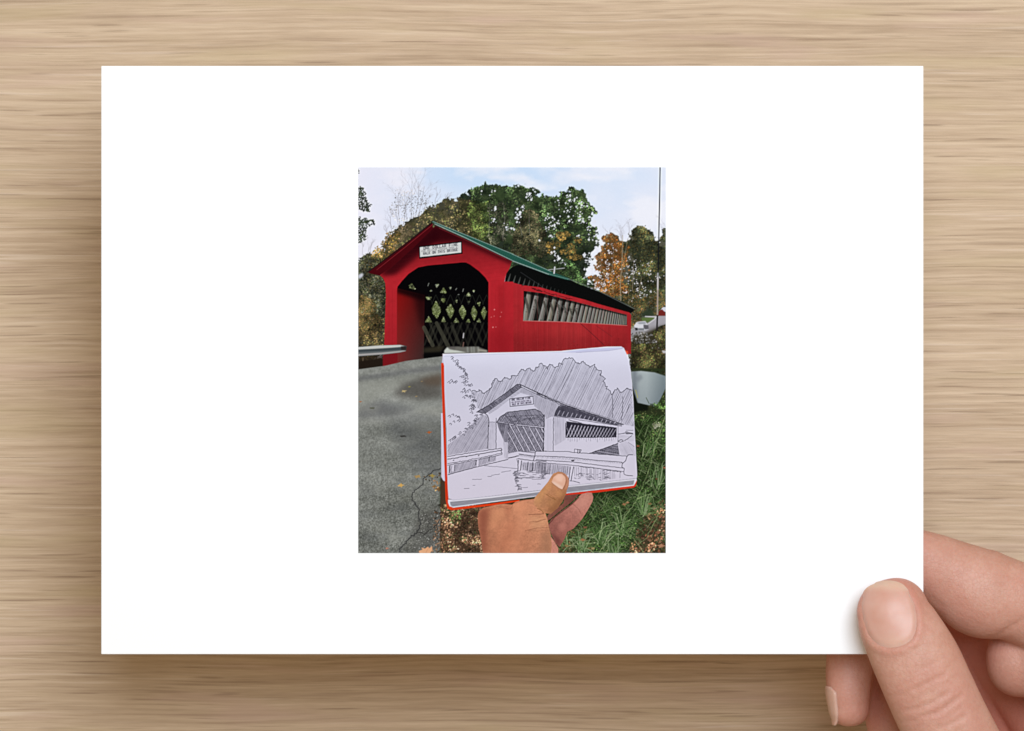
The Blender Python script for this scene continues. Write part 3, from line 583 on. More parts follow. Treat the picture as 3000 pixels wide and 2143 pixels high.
    for cx, cy, nb_, R_ in ((1705, 1612, 46, 74), (1760, 1590, 50, 86), (1820, 1560, 44, 84), (1885, 1500, 40, 80), (1925, 1420, 34, 76), (1650, 1600, 26, 50), (1900, 1330, 24, 60), (1800, 1625, 30, 64)):
        for k in range(nb_):
            an = rng.randn()*.75; L = R_*(.6+.5*rng.rand()); x = cx+rng.randn()*10; y = cy+rng.randn()*7
            mx, my = x+math.sin(an)*L*.45, y-math.cos(an)*L*.72; tx, ty = x+math.sin(an)*L*1.05, y-math.cos(an)*L*(.75 if abs(an) < .6 else .5)
            if ty < 1424+(1865-tx)*.18 and tx < 1868: continue
            c = np.array([(88, 118, 66), (112, 138, 88), (66, 94, 50), (136, 156, 112), (46, 68, 34), (150, 164, 124)][rng.randint(6)])*(.8+.3*rng.rand())
            line([(x, y), ((x+mx)/2+math.sin(an)*2, (y+my)/2-3), (mx, my), ((mx+tx)/2+math.sin(an)*3, (my+ty)/2-2), (tx, ty)], 1.6+1.6*rng.rand(), c, .9, w1=.7)
    for p in ((1230, 500, 1130, 820, 1080, 1000), (1180, 1280, 1080, 1480, 920, 1600), (900, 1320, 1000, 1180, 1130, 860), (640, 1480, 760, 1380, 960, 1330), (700, 1600, 800, 1420, 1000, 1300), (1060, 1590, 980, 1480, 880, 1400), (1010, 1160, 1120, 1120, 1180, 1280)):
        line(wob(R5(*p), 1.), 2.0, (150, 168, 116), .75, w1=.8)
    for x, y, r, c in ((905, 1205, 12, (150, 110, 76)), (930, 1190, 9, (164, 124, 90)), (1230, 910, 9, (156, 100, 70)), (1015, 735, 9, (140, 84, 56)), (590, 1390, 12, (128, 84, 62)), (570, 1490, 13, (160, 110, 76)), (1195, 1300, 14, (134, 90, 66)), (1110, 1200, 10, (130, 96, 64)),
                       (650, 1560, 12, (164, 142, 100)), (1200, 1540, 18, (176, 128, 100)), (440, 1540, 12, (140, 116, 76)), (1180, 1430, 16, (140, 92, 70)), (1165, 1000, 7, (120, 76, 54))):
        (px, py), = R5(x, y); leaf(px, py, r*.75, c)
    leaves(mask(R5(1130, 560, 1180, 535, 1200, 570, 1150, 600)), 40, (1, 1, 2), [(190, 188, 170), (160, 160, 130)], None, 98, .8, .1)
    # white drum by the verge
    fill(S_(1846, 1080, 1960, 1080, 1960, 1215, 1846, 1215), (42, 50, 30), 1, 1.5); leaves(mask(S_(1846, 1085, 1960, 1085, 1960, 1215, 1846, 1215)), 380, (1, 2, 2), [(56, 64, 36), (44, 52, 30), (70, 76, 46), (62, 52, 36)], None, 144, .85)
    dr = Z6(520, 930, 640, 922, 800, 940, 935, 985, 930, 1130, 850, 1300, 800, 1345, 600, 1300, 560, 1180, 530, 1080)
    fill(Z6(540, 1080, 600, 1290, 720, 1320, 725, 1390, 640, 1400, 560, 1420), (16, 20, 14), .95, 2)
    fill(dr, lambda x, y: np.stack([(168-.22*(y-1090)-.9*np.clip(x-1895, 0, 99))*(1-.25*np.exp(-((x-1858)/10)**2)), (177-.22*(y-1090)-.85*np.clip(x-1895, 0, 99))*(1-.25*np.exp(-((x-1858)/10)**2)), (179-.2*(y-1090)-.8*np.clip(x-1895, 0, 99))*(1-.22*np.exp(-((x-1858)/10)**2))], -1), 1, .8)
    fill(Z6(560, 1000, 640, 960, 660, 1010, 600, 1060), (120, 126, 134), .6, 3); line(Z6(700, 1240, 735, 1310), 2, (60, 74, 50), .8); line(Z6(520, 930, 640, 922, 800, 940, 935, 985), 1.6, (90, 94, 84), .7)
    line(Z6(575, 1150, 600, 1240), 2.4, (170, 168, 90), .9); leaves(mask(Z6(740, 1320, 860, 1280, 940, 1200, 940, 1380, 780, 1370)), 110, (1, 2), [(52, 74, 38), (70, 92, 48)], None, 99, .85)

    # ---- sketchbook
    orange = (214, 62, 24)
    fill(R4(694, 470, 722, 470, 728, 1022, 712, 1012, 697, 985), (206, 202, 220))
    fill(Z1(100, 350, 120, 190, 160, 300, 150, 420), (202, 196, 214))
    fill(Z1(85, 375, 100, 362, 130, 365, 146, 420, 172, 1640)+Z3(190, 900, 220, 1500, 300, 1546, 1000, 1470, 1520, 1400, 1500, 1430, 1000, 1510, 300, 1592, 250, 1590, 190, 1560, 160, 1400, 110, -40), orange)
    line(Z1(112, 420, 128, 1000, 150, 1640)+Z3(128, 60, 160, 900, 190, 1450), 2.2, (168, 34, 14), .55)
    fill(Z4(540, 1290, 1200, 1215, 1790, 1140, 1830, 1040, 1846, 1050, 1830, 1150, 1790, 1180, 1200, 1260, 540, 1330), (206, 52, 30))
    line(Z4(560, 1280, 1200, 1200, 1780, 1130, 1826, 1060), 1.8, (238, 214, 206), .9)
    fill(Z2(1760, 120, 1820, 130, 1826, 190, 1790, 200), (226, 84, 50), 1, 1)
    stack = Z3(205, 1400, 1000, 1330, 1880, 1230)+Z4(600, 1130, 1840, 1010, 1842, 1050, 1790, 1145, 560, 1285)+Z3(1780, 1348, 1000, 1450, 300, 1546, 232, 1520, 205, 1450)
    fill(stack, (222, 218, 228)); sm = mask(stack)
    fill(Z3(240, 1440, 1000, 1370, 1900, 1260)+Z4(560, 1175, 1200, 1110, 1800, 1045, 1780, 1125, 560, 1270)+Z3(1780, 1330, 1000, 1430, 290, 1528, 250, 1500), (140, 138, 148), 1, .8)
    for k in range(9):
        t = k/8.; a0 = Z3(260, 1450+70*t, 1000, 1378+50*t, 1880, 1262+66*t)+Z4(600, 1172+98*t, 1200, 1112+82*t, 1790, 1050+74*t)
        line(wob(a0, .4, 12), .9, (196, 194, 204) if k % 2 else (104, 102, 112), .55, clip=sm)
    page = Z1(118, 190, 1000, 168, 2165, 140)+Z2(500, 130, 900, 90, 1400, 46, 1690, 42, 1740, 70, 1790, 180, 1840, 330, 1880, 540, 1905, 800, 1930, 1150, 1950, 1624)+Z4(1850, 960, 1840, 1010, 1200, 1075, 600, 1140)+Z3(1880, 1228, 1000, 1330, 300, 1400, 215, 1380, 200, 1200, 186, 700, 175, 100)+Z1(150, 900, 145, 420)
    npg = fbm(60, 61, 3)
    def pg(x, y):
        t = np.clip((y-1030)/400, 0, 1); s = np.clip((x-1300)/560, 0, 1)
        sl = np.s_[int(y[0, 0]-PY):int(y[0, 0]-PY)+x.shape[0], int(x[0, 0]-PX):int(x[0, 0]-PX)+x.shape[1]]
        top = np.exp(-((y-1030)/46)**2)
        k = (npg[sl]-.5)*5
        return np.stack([205+14*top+5*t+k, 204+14*top-1*t+k, 222+14*top-4*t+k], -1)
    fill(page, pg); pm = mask(page)
    line(Z1(140, 235, 800, 205, 2165, 160)+Z2(500, 150, 900, 160), 1.2, (178, 178, 204), .7); line(Z1(118, 188, 1000, 168, 2165, 142)+Z2(500, 132, 900, 92, 1400, 48, 1690, 44), 1.6, (246, 244, 252), .85)
    fill(Z2(520, 145, 1000, 90, 1700, 50, 1730, 75, 1450, 118, 800, 158), (190, 190, 222), .75, 1); line(Z2(800, 158, 1440, 122, 1720, 78), 1.3, (150, 150, 176), .7)
    line(Z2(1740, 70, 1790, 180, 1840, 330, 1880, 540, 1905, 800, 1930, 1150, 1950, 1624)+Z4(1850, 960), 1.6, (240, 236, 248), .8, clip=pm)
    line(Z3(215, 1388, 300, 1408, 1000, 1338, 1880, 1236), 1.4, (150, 148, 168), .8); line(Z4(600, 1146, 1200, 1082, 1840, 1014), 1.3, (140, 138, 156), .8)
    # ---- ink drawing on the page
    ink = np.zeros((PH, PW), np.float32)
    def ik(pts, w=1.3, a=.8, wb=.35):
        r = seg_cov(wob(pts, wb) if wb else pts, w)
        if r is not None: sl, cov = r; ink[sl] = np.maximum(ink[sl], cov*a)
    def hatch(poly, ang, sp, w=.9, a=.6, seed=0, jit=.3, base=0., var=.5):
        """pen hatching: slanted strokes clipped by the outline"""
        M = mask(poly); c, s = math.cos(ang), math.sin(ang)
        uu = (XX*(-s)+YY*c); vv = XX*c+YY*s
        r = np.random.RandomState(seed+5); off = (r.rand(4000)-.5)*jit*sp; st = 1-var*r.rand(4000)
        bend = 1.2*np.sin(vv*.02+seed)
        kk = np.round((uu+bend)/sp).astype(int); d = np.abs(uu+bend-kk*sp-off[kk % 4000])
        h = np.clip(w/2+.5-d, 0, 1)*min(1., w)*st[kk % 4000]*(.72+.56*vnoise(9, 9, seed+7))
        ink[:] = np.maximum(ink, M*np.clip(h*a+base, 0, 1))
    tree = Z1(1030, 900, 1080, 840, 1110, 740, 1150, 690, 1190, 690, 1240, 720, 1300, 720, 1350, 650, 1410, 680, 1460, 670, 1490, 610, 1560, 620, 1620, 600, 1630, 540, 1680, 500, 1730, 500, 1760, 520, 1810, 470, 1880, 500, 1930, 530, 1965, 445)+Z2(70, 430, 90, 370, 160, 410, 220, 480, 260, 390, 300, 390, 370, 455, 430, 450, 470, 370, 520, 385, 560, 280, 720, 275, 770, 330, 860, 380, 920, 340, 1080, 450, 1140, 420, 1200, 480, 1300, 540, 1270, 620, 1340, 640, 1350, 760, 1400, 860, 1450, 920, 1500, 990, 1560, 920, 1620, 880, 1690, 960, 1760, 900, 1830, 860, 1900, 910, 1945, 1624, 1730, 1580, 900, 1290, 520, 1190, 0, 960)+Z1(1660, 810, 1560, 790, 1200, 1100, 870, 1290, 800, 1250, 780, 1100, 700, 1020, 680, 950, 740, 920, 800, 940, 860, 910, 930, 970)
    hatch(tree, math.radians(113), 2.5, .8, .52, 1, .5, .0); hatch(tree, math.radians(116), 6.1, 1.1, .6, 9, .9, 0, .9)
    def edge(pts, amp=3.):
        out = []
        for i in range(len(pts)-1):
            (ax, ay), (bx, by) = pts[i], pts[i+1]
            n = max(2, int(math.hypot(bx-ax, by-ay)/3))
            for k in range(n):
                t = k/n; out.append((ax+(bx-ax)*t+rng.randn()*amp*.5, ay+(by-ay)*t+rng.randn()*amp*.5))
        ik(out+[pts[-1]], 1.4, .9, 0)
    edge(Z1(680, 950, 740, 920, 800, 940, 860, 910, 930, 970, 1030, 900, 1080, 840, 1110, 740, 1150, 690, 1190, 690, 1240, 720, 1300, 720, 1350, 650, 1410, 680, 1460, 670, 1490, 610, 1560, 620, 1620, 600, 1630, 540, 1680, 500, 1730, 500, 1760, 520, 1810, 470, 1880, 500, 1930, 530, 1965, 445))
    edge(Z2(10, 445, 70, 430, 90, 370, 160, 410, 220, 480, 260, 390, 300, 390, 370, 455, 430, 450, 470, 370, 520, 385, 560, 280, 720, 275, 770, 330, 860, 380, 920, 340, 1080, 450, 1140, 400, 1200, 480, 1300, 540, 1270, 620, 1340, 640, 1350, 760, 1400, 860, 1450, 920, 1500, 990, 1560, 920, 1620, 860, 1690, 960, 1760, 900, 1830, 850, 1900, 910))
    def scrib(z, pts, n, sp=2.4):
        P = z(*pts)
        for i in range(n):
            t = i/max(1, n-1)*(len(P)-1); k = min(int(t), len(P)-2); t -= k
            x = P[k][0]+(P[k+1][0]-P[k][0])*t+rng.randn()*sp; y = P[k][1]+(P[k+1][1]-P[k][1])*t+rng.randn()*sp
            ik([(x, y), (x+3+rng.rand()*3, y-2-rng.rand()*2.5), (x+6+rng.rand()*3, y+rng.rand()*2.), (x+5, y+2.5)], 1.15, .72, .5)
    scrib(Z1, (270, 270, 350, 340, 400, 440, 470, 500, 540, 560, 560, 620), 18, 2.5); scrib(Z1, (490, 640, 540, 700, 600, 770, 600, 850, 540, 920, 560, 1000, 640, 1020), 24, 5); scrib(Z1, (230, 760, 370, 740), 6, 2.5)
    scrib(Z1, (680, 1030, 740, 1100, 680, 1180, 740, 1260, 640, 1340), 18, 4); scrib(Z1, (240, 1410, 370, 1430, 460, 1500, 260, 1580), 9, 2); scrib(Z1, (830, 1390, 740, 1500, 620, 1560), 14, 4); scrib(Z3, (680, 20, 540, 90, 430, 190, 300, 260, 220, 320), 16, 3.)
    lh = Z1(900, 1400, 980, 1400, 1020, 1470, 1020, 1624)+Z3(940, 0, 930, 470, 200, 590, 200, 400, 330, 300, 500, 180, 600, 60, 690, -40)
    hatch(lh, math.radians(120), 2.2, .85, .6, 2, .5, .04)
    # drawn bridge
    roofb = Z1(1600, 785, 1680, 850, 1330, 1090, 1180, 1190, 1000, 1330, 950, 1365, 790, 1340, 870, 1290, 1200, 1100)
    hatch(roofb, math.radians(40), 1.7, .9, .75, 3, .5, .22); ik(Z1(790, 1340, 1000, 1220, 1300, 1010, 1590, 790, 1640, 790, 1680, 850), 2.2, .9); ik(Z1(1670, 850, 1330, 1095, 1000, 1335, 950, 1365, 790, 1340), 1.5, .85)
    hatch(Z1(1330, 1090, 1680, 860, 2000, 990, 2000, 1060, 1700, 930, 1400, 1120, 1200, 1280, 1040, 1380, 1000, 1340), math.radians(30), 2.4, .8, .4, 4, .5, .05)
    hatch(Z1(1680, 870, 2165, 1080)+Z2(520, 1210, 420, 1300, 370, 1430, 300, 1430, 200, 1480, 170, 1390)+Z1(2110, 1380, 2000, 1280, 1930, 1220, 1920, 1040, 1640, 950), math.radians(105), 2.3, .8, .42, 5, .5, .08)
    ik(Z1(1640, 790, 2165, 1030)+Z2(20, 960, 500, 1170, 1000, 1340, 1730, 1585), 2.6, .9, .3); ik(Z1(1690, 850, 2165, 1075)+Z2(20, 985, 500, 1195, 900, 1310, 1700, 1600), 1.4, .85, .3)
    ik(Z2(0, 940, 500, 1140, 900, 1280, 1600, 1510), 1., .6)
    ik(Z1(950, 1365, 1000, 1400, 1025, 1460, 1030, 1624)+Z3(940, 40, 935, 470), 1.8, .85); ik(Z1(1020, 1535, 1160, 1535), 1., .7); ik(Z3(1085, -90, 1083, 470), 1.3, .75)
    hatch(Z1(1040, 1540, 1150, 1540)+Z3(1080, 0, 1080, 470, 945, 480, 945, 0), math.radians(90), 2.1, .7, .42, 6, .5)
    # sign on the drawing
    ik(Z1(1445, 1075, 1905, 1025, 1915, 1180, 1450, 1228, 1445, 1075), 1.5, .9, 0)
    # portal
    por = Z1(1190, 1530, 1250, 1440, 1400, 1340, 1950, 1280, 2050, 1330, 2120, 1410, 2125, 1624)+Z3(1960, 0, 1945, 520, 1480, 520, 1300, 560, 1300, 0)
    ink[:] = np.maximum(ink, mask(por)*.28); pmk = mask(por)
    hatch(por, math.radians(60), 2.8, 1.2, .75, 8, .8, .05)
    hatch(Z1(1190, 1540, 1420, 1560)+Z3(1330, 60, 1310, 350, 1240, 350, 1190, 240, 1130, 100), math.radians(100), 1.7, .9, .7, 10, .5, .2); hatch(Z3(1200, 200, 1320, 350, 1300, 660, 1240, 650), math.radians(92), 2.3, .7, .5, 11)
    ik(Z1(1190, 1540, 1250, 1440, 1400, 1340, 1950, 1280, 2050, 1330, 2120, 1410)+Z3(1958, 0, 1945, 520), 2., .92); ik(Z1(1180, 1540, 1430, 1590), 1.3, .9)
    C2 = []                       # drawn beams: pale bar between two pen lines
    def beam(pts, w, dark=.9):
        (ax, ay), (bx, by) = pts; L = math.hypot(bx-ax, by-ay)+1e-6; nx, ny = -(by-ay)/L*w/2, (bx-ax)/L*w/2
        r = seg_cov(pts, w)
        if r is None: return
        sl, cov = r; ink[sl] = ink[sl]*(1-cov*pmk[sl]*.95)
        for sg in (-1, 1):
            r = seg_cov(wob([(ax+sg*nx, ay+sg*ny), (bx+sg*nx, by+sg*ny)], .25), 1.35)
            if r: sl, cov = r; ink[sl] = np.maximum(ink[sl], cov*dark*pmk[sl])
    for x in (1060, 1160, 1260, 1360, 1460, 1560, 1660, 1760, 1860): beam(Z3(x+300, 60, x+20, 540), 2.8, .85)
    for x in (1290, 1400, 1510, 1620, 1730, 1840, 1940): beam(Z3(x-60, 40, x+220, 560), 4.4)
    beam(Z3(1340, 20, 1960, 80), 4.); beam(Z1(1330, 1560, 2120, 1420), 2.6); beam(Z1(1400, 1340, 1250, 1560), 3.4)
    for x in (1450, 1620, 1850, 2080): beam(Z1(x+60, 1400, x-70, 1600), 3.); beam(Z1(x-100, 1400, x+90, 1590), 1.8, .7)
    ik(Z1(1380, 1430, 2120, 1390), 1.2, .8); ik(Z1(1600, 1450, 2100, 1490), 1.1, .8)
    # right of the portal and the drawn side wall
    ik(Z2(165, 1390, 165, 1624)+Z4(150, 0, 140, 515), 1.7, .9); ik(Z4(320, -100, 316, 520), 1.4, .85); hatch(Z4(160, -80, 310, -80, 310, 500, 160, 500), math.radians(91), 2.6, .6, .35, 12)
    hatch(Z2(360, 1420, 590, 1440)+Z4(545, 0, 545, 300, 340, 420, 330, 0), math.radians(90), 2.7, .8, .5, 13); ik(Z2(360, 1420, 600, 1450, 1700, 1620), 1.2, .75)
    ik(Z2(370, 1410, 400, 1310, 450, 1230, 510, 1200), 1.8, .9)
    strip = Z2(370, 1410, 400, 1310, 450, 1240, 530, 1205, 900, 1320, 1650, 1590, 1600, 1600, 900, 1470, 600, 1440)
    ink[:] = np.maximum(ink, mask(strip)*.6); hatch(strip, math.radians(70), 1.9, .9, .8, 14, .6, .3)
    for k in range(14):
        x = 430+k*86; y = 1400+k*13; ln = seg_cov(Z2(x, y, x+45-k*1.5, y-90+k*4), 1.7); sl, cov = ln; ink[sl] *= 1-.8*cov
    wd = Z2(600, 1520, 900, 1560)+Z4(870, 10, 1470, 85, 1465, 255, 1000, 260, 550, 258, 560, 0)
    ink[:] = np.maximum(ink, mask(wd)*.8); hatch(wd, math.radians(112), 1.9, 1., .85, 15, .8, .35)
    wdm = mask(wd)
    for k in range(15):
        x = 560+k*62-k*k*.3; 
        for p, w in (((x, 262, x+95, 40+k*5), 1.9), ((x+70, 250, x+10, 90+k*4), .9)):
            sl, cov = seg_cov(Z4(*p), 1.35*w*(1-k*.03)); ink[sl] *= 1-.85*cov*wdm[sl]
    ik(Z4(545, 0, 548, 260, 1000, 264, 1468, 256, 1470, 85, 900, 20, 600, -60), 1.7, .9); ik(Z4(1500, 60, 1500, 370), 1.1, .6)
    for k in range(22): x = 580+k*42+rng.randn()*6; ik(Z4(x, 268, x+2, 290+rng.rand()*60), .9, .45)
    ik(Z4(0, 515, 580, 520, 700, 540, 980, 555, 1660, 605), 1.4, .8); ik(Z4(975, 555, 1495, 375), 2., .9)
    wed = Z4(975, 555, 1495, 375, 1530, 590, 1400, 590); hatch(wed, math.radians(10), 2.2, 1.2, .8, 16, .8, .2); hatch(Z4(1510, 390, 1640, 330, 1800, 430, 1830, 600, 1550, 590), math.radians(60), 2.4, .7, .45, 17)
    ik(Z4(1500, 330, 1560, 300, 1600, 330, 1540, 350, 1500, 330), 1.4, .8); ik(Z4(1620, 325, 1750, 230), 1.3, .8); ik(Z4(1510, 200, 1640, 180, 1770, 200), 1.4, .75); ik(Z4(1650, 130, 1780, 130), 1., .7); ik(Z4(1640, 160, 1770, 190, 1650, 195), 2., .7); ik(Z4(1690, 350, 1800, 430), .9, .6)
    hatch(Z4(1500, 190, 1790, 190, 1800, 330, 1510, 330), math.radians(5), 4., .8, .35, 18)
    ik(Z4(700, 545, 705, 475, 830, 490, 800, 548), 1.2, .8); ik(Z4(765, 480, 765, 548), 2., .8); ik(Z4(800, 490, 795, 548), 1.4, .8)
    for p in ((1720, 1030, 1715, 1280, 1690, 1500), (1510, 1000, 1520, 1230, 1515, 1450), (1850, 1180, 1790, 1350)): ik(Z2(*p), 1.5, .7, .8)
    # drawn guard rails
    for p, w in (((200, 610, 700, 530, 1180, 460), 1.4), ((200, 660, 700, 580, 1190, 495), 1.9), ((200, 740, 700, 655, 1190, 550), 1.2), ((200, 770, 700, 680, 1190, 575), 1.4), ((1170, 462, 1190, 480, 1170, 500, 1195, 560), 1.5)): ik(Z3(*p), w, .82, .5)
    hatch(Z3(220, 780, 700, 690, 1080, 600, 1080, 690, 700, 800, 210, 940), math.radians(115), 2.2, .8, .55, 19, .5, .08); ik(Z3(205, 945, 700, 810, 1300, 665), 1.6, .85); ik(Z3(1310, 640, 1490, 600), 2.4, .9)
    for x, y in ((235, 790), (330, 770), (720, 680), (960, 620)): ik(Z3(x, y, x-5, y+130-x*.06), 2.2 if x != 330 else 1.2, .85); 
    for x in (750, 300): 
        sl, cov = seg_cov(Z3(x, 690+(750-x)*.2, x-8, 780+(750-x)*.2), 5.5); ink[sl] *= 1-cov
    for x, y in ((305, 680), (765, 595), (540, 612)): ik(Z3(x-6, y, x+6, y), 2.4, .85, 0)
    ik(Z3(1490, 510, 1790, 545, 1810, 520, 2000, 510), 1.5, .85); ik(Z3(1500, 565, 1790, 605, 1800, 540), 1.5, .85); ik(Z3(1480, 650, 1760, 690, 2000, 700), 1.6, .85); ik(Z3(1800, 600, 1760, 690), 1.8, .85)
    ik(Z4(0, 600, 600, 625, 1100, 680, 1570, 715), 1.4, .8); ik(Z4(0, 670, 700, 715, 1610, 825), 1.4, .8); ik(Z4(0, 715, 600, 765, 1000, 810, 1600, 890), 1.3, .75)
    hatch(Z4(0, 605, 600, 630, 1100, 685, 1560, 720, 1560, 750, 1000, 700, 0, 640), math.radians(125), 4.2, .8, .55, 20); hatch(Z3(1500, 570, 1790, 610, 1780, 640, 1490, 600), math.radians(130), 2.6, .9, .6, 21)
    ik(Z4(1560, 715, 1590, 735, 1640, 690, 1660, 620, 1690, 580, 1770, 578), 1.6, .85); ik(Z4(1580, 730, 1570, 800, 1615, 830, 1610, 930, 1640, 950, 1770, 965), 1.4, .8); ik(Z4(650, 680, 700, 675, 690, 690, 655, 690), 2., .9)
    ik(Z3(1490, 680, 1480, 870), 2.2, .9); ik(Z3(1550, 690, 1530, 860), 2.2, .8); ik(Z3(1670, 710, 1650, 880), 1.6, .8); ik(Z3(1755, 720, 1740, 880), 2.2, .8); ik(Z3(1460, 650, 1490, 760), 1., .6)
    hatch(Z3(1560, 720, 2000, 730, 2000, 900, 1560, 860), math.radians(95), 2.6, 1., .6, 22, .9, .06); hatch(Z4(20, 720, 620, 790, 600, 950, 0, 930), math.radians(95), 2.8, 1.0, .6, 23, .9, .06)
    hatch(Z4(700, 800, 1250, 850, 1560, 900, 1560, 1000, 1200, 1050, 700, 970), math.radians(92), 4.2, .9, .5, 24, 1.2, .0)
    ik(Z4(630, 800, 600, 1050), 1.6, .85); ik(Z4(690, 800, 640, 1060), 1.8, .85); ik(Z4(690, 1060, 800, 1095), 1.4, .8); ik(Z4(620, 1055, 690, 1060), 1.2, .7)
    for k in range(46):
        x = 700+rng.rand()*620; y = 920+rng.rand()*110; ik(Z4(x, y, x+20+rng.rand()*40, y+rng.randn()*12), 1.1, .6)
    for k in range(40):
        x = 1400+rng.rand()*560; y = 870+rng.rand()*150; ik(Z3(x, y, x+30+rng.rand()*80, y+rng.randn()*10), 1.1, .62)
    for k in range(22): y = 880+k*16; x = 1400+k*4+rng.randn()*14; ik(Z3(x, y, x+30+rng.rand()*50, y+rng.randn()*14), 1.3, .7)
    for p in ((1430, 1000, 1980, 990), (1740, 1030, 1960, 1020), (1840, 1115, 1900, 1118), (1430, 1155, 1500, 1160), (1570, 1180, 1660, 1175), (870, 780, 1470, 830), (1180, 900, 1350, 870), (1000, 955, 1150, 930), (930, 975, 1000, 975), (650, 1030, 820, 1025), (500, 1198, 590, 1195), (660, 1140, 700, 1138), (1480, 1240, 1500, 1170)): ik(Z3(*p), 1.1, .55)
    for k in range(30): x = 780+k*26; y = 790+k*3.2+rng.randn()*5; ik(Z4(x, y, x+22, y+8+rng.randn()*5), 1.5, .7)
    comp(np.s_[:, :], np.clip(ink*1.22, 0, .96)*pm, (34, 32, 44))
    ax, ay = Z1(1480, 1078)[0]; text('ONE DOLLAR FINE', (ax, ay), (3.75, -.42), (.1, 5.2), 1.1, (48, 44, 60), .9)
    ax, ay = Z1(1478, 1136)[0]; text('FOR DRIVING FASTER THAN A', (ax, ay), (2.3, -.26), (.1, 3.4), .9, (70, 60, 80), .75)
    ax, ay = Z1(1490, 1172)[0]; text('WALK ON THIS BRIDGE', (ax, ay), (3.05, -.34), (.1, 4.6), 1.0, (56, 48, 66), .85)

    # ---- hand that holds the sketchbook in the picture
    def skin(poly, c0, c1, ax_, d, nz=.06, seed=0):
        nn = fbm(18, 200+seed, 4)
        def f(x, y):
            sl = np.s_[int(y[0, 0]-PY):int(y[0, 0]-PY)+x.shape[0], int(x[0, 0]-PX):int(x[0, 0]-PX)+x.shape[1]]
            t = np.clip(((x-ax_[0])*d[0]+(y-ax_[1])*d[1]), 0, 1)[..., None]; k = 1+(nn[sl]-.5)[..., None]*nz*2.4+(ns[sl]-.5)[..., None]*.16+(ng[sl]-.5)[..., None]*.12
            return (np.array(c0)*(1-t)+np.array(c1)*t)*k
        fill(poly, f); return mask(poly)
    m = skin(Z5(1560, 290, 1800, 270, 1700, 380, 1500, 540, 1330, 680, 1240, 740, 1280, 620, 1540, 420), (134, 84, 72), (112, 66, 58), (1600, 1450), (.01, 0), .05, 1)
    fp = Z5(1840, 270, 1940, 245, 2010, 250, 2035, 320, 2020, 400, 1930, 560, 1840, 700, 1700, 850, 1600, 900, 1560, 1010, 1520, 1080, 1470, 1150, 1400, 1080, 1320, 900, 1290, 780, 1330, 700, 1500, 560, 1680, 430, 1780, 330)
    m = skin(fp, (188, 126, 112), (150, 92, 82), (1700, 1470), (-.006, .007), .05, 2)
    fill(Z5(1840, 300, 1960, 270, 2000, 330, 1900, 480, 1780, 560, 1700, 480), (204, 142, 126), .6, 5, m); fill(Z5(1450, 760, 1560, 740, 1600, 830, 1480, 900), (200, 132, 118), .6, 5, m); fill(Z5(1340, 900, 1500, 1050, 1470, 1150, 1400, 1080), (104, 58, 54), .7, 4, m)
    line(Z5(1290, 780, 1400, 650, 1680, 440, 1790, 330), 3, (84, 46, 42), .7); line(Z5(1700, 440, 1790, 520, 1830, 600), 1.4, (128, 74, 66), .6); line(Z5(1560, 720, 1620, 790), 1.2, (120, 70, 64), .4)
    m = skin(Z5(1330, 980, 1400, 1080, 1455, 1180, 1450, 1260, 1320, 1260), (206, 140, 122), (190, 126, 110), (1600, 1570), (.01, .01), .05, 3)
    back = Z5(680, 450, 740, 400, 850, 375, 1050, 350, 1150, 420, 1240, 600, 1270, 680, 1300, 830, 1330, 960, 1345, 1120, 1330, 1262, 200, 1262, 170, 1050, 120, 800, 110, 640, 130, 560, 200, 500, 420, 450, 560, 435)
    m = skin(back, (198, 134, 102), (174, 112, 84), (1500, 1480), (-.004, .004), .07, 4)
    fill(Z5(110, 560, 330, 470, 300, 650, 260, 900, 260, 1262, 170, 1262), (142, 80, 62), .9, 8, m); fill(Z5(330, 560, 560, 470, 640, 520, 430, 800, 300, 900), (214, 146, 108), .6, 9, m); fill(Z5(560, 480, 690, 430, 650, 600, 600, 680), (170, 102, 76), .6, 6, m)
    fill(Z5(700, 420, 900, 390, 980, 480, 880, 620, 700, 560), (222, 148, 112), .7, 8, m); fill(Z5(950, 640, 1250, 640, 1290, 800, 1020, 860), (214, 158, 118), .6, 8, m); fill(Z5(1180, 900, 1340, 900, 1330, 1262, 1150, 1262), (158, 112, 86), .7, 9, m)
    fill(Z5(500, 700, 900, 700, 900, 1262, 400, 1262), (200, 126, 94), .45, 16, m)
    for p, w, a in (((960, 615, 1120, 605, 1210, 600), 2.2, .7), ((970, 740, 1130, 720, 1240, 690), 1.8, .7), ((960, 770, 1150, 730), 1., .4), ((900, 880, 1100, 835, 1290, 830), 1.6, .55), ((1000, 690, 1180, 660), 1., .4), ((1060, 1105, 1120, 1100), 2.2, .3), ((1070, 640, 1200, 645), 1., .4),
                    ((430, 480, 520, 490, 620, 520), 1.4, .5), ((480, 465, 600, 480), 1., .5), ((660, 520, 700, 440), 1.6, .4), ((1090, 890, 1250, 870), 1., .35)): line(wob(Z5(*p), .4), w, (128, 78, 58), a*.95)
    for k in range(26):
        x = 950+rng.rand()*330; y = 600+rng.rand()*320; line(wob(Z5(x, y, x+60+60*rng.rand(), y-8-14*rng.rand()), .4), .8, (150, 100, 76) if k % 2 else (226, 174, 138), .4, clip=m)
    fill(Z5(640, 560, 700, 620, 560, 1000, 440, 1262, 520, 1262, 640, 980, 740, 700), (172, 106, 80), .4, 8, m); fill(Z5(760, 640, 900, 620, 880, 900, 760, 1262, 660, 1262, 760, 900), (218, 150, 116), .35, 9, m)
    line(Z5(700, 430, 860, 380, 1050, 350), 2., (150, 88, 66), .5, clip=m)
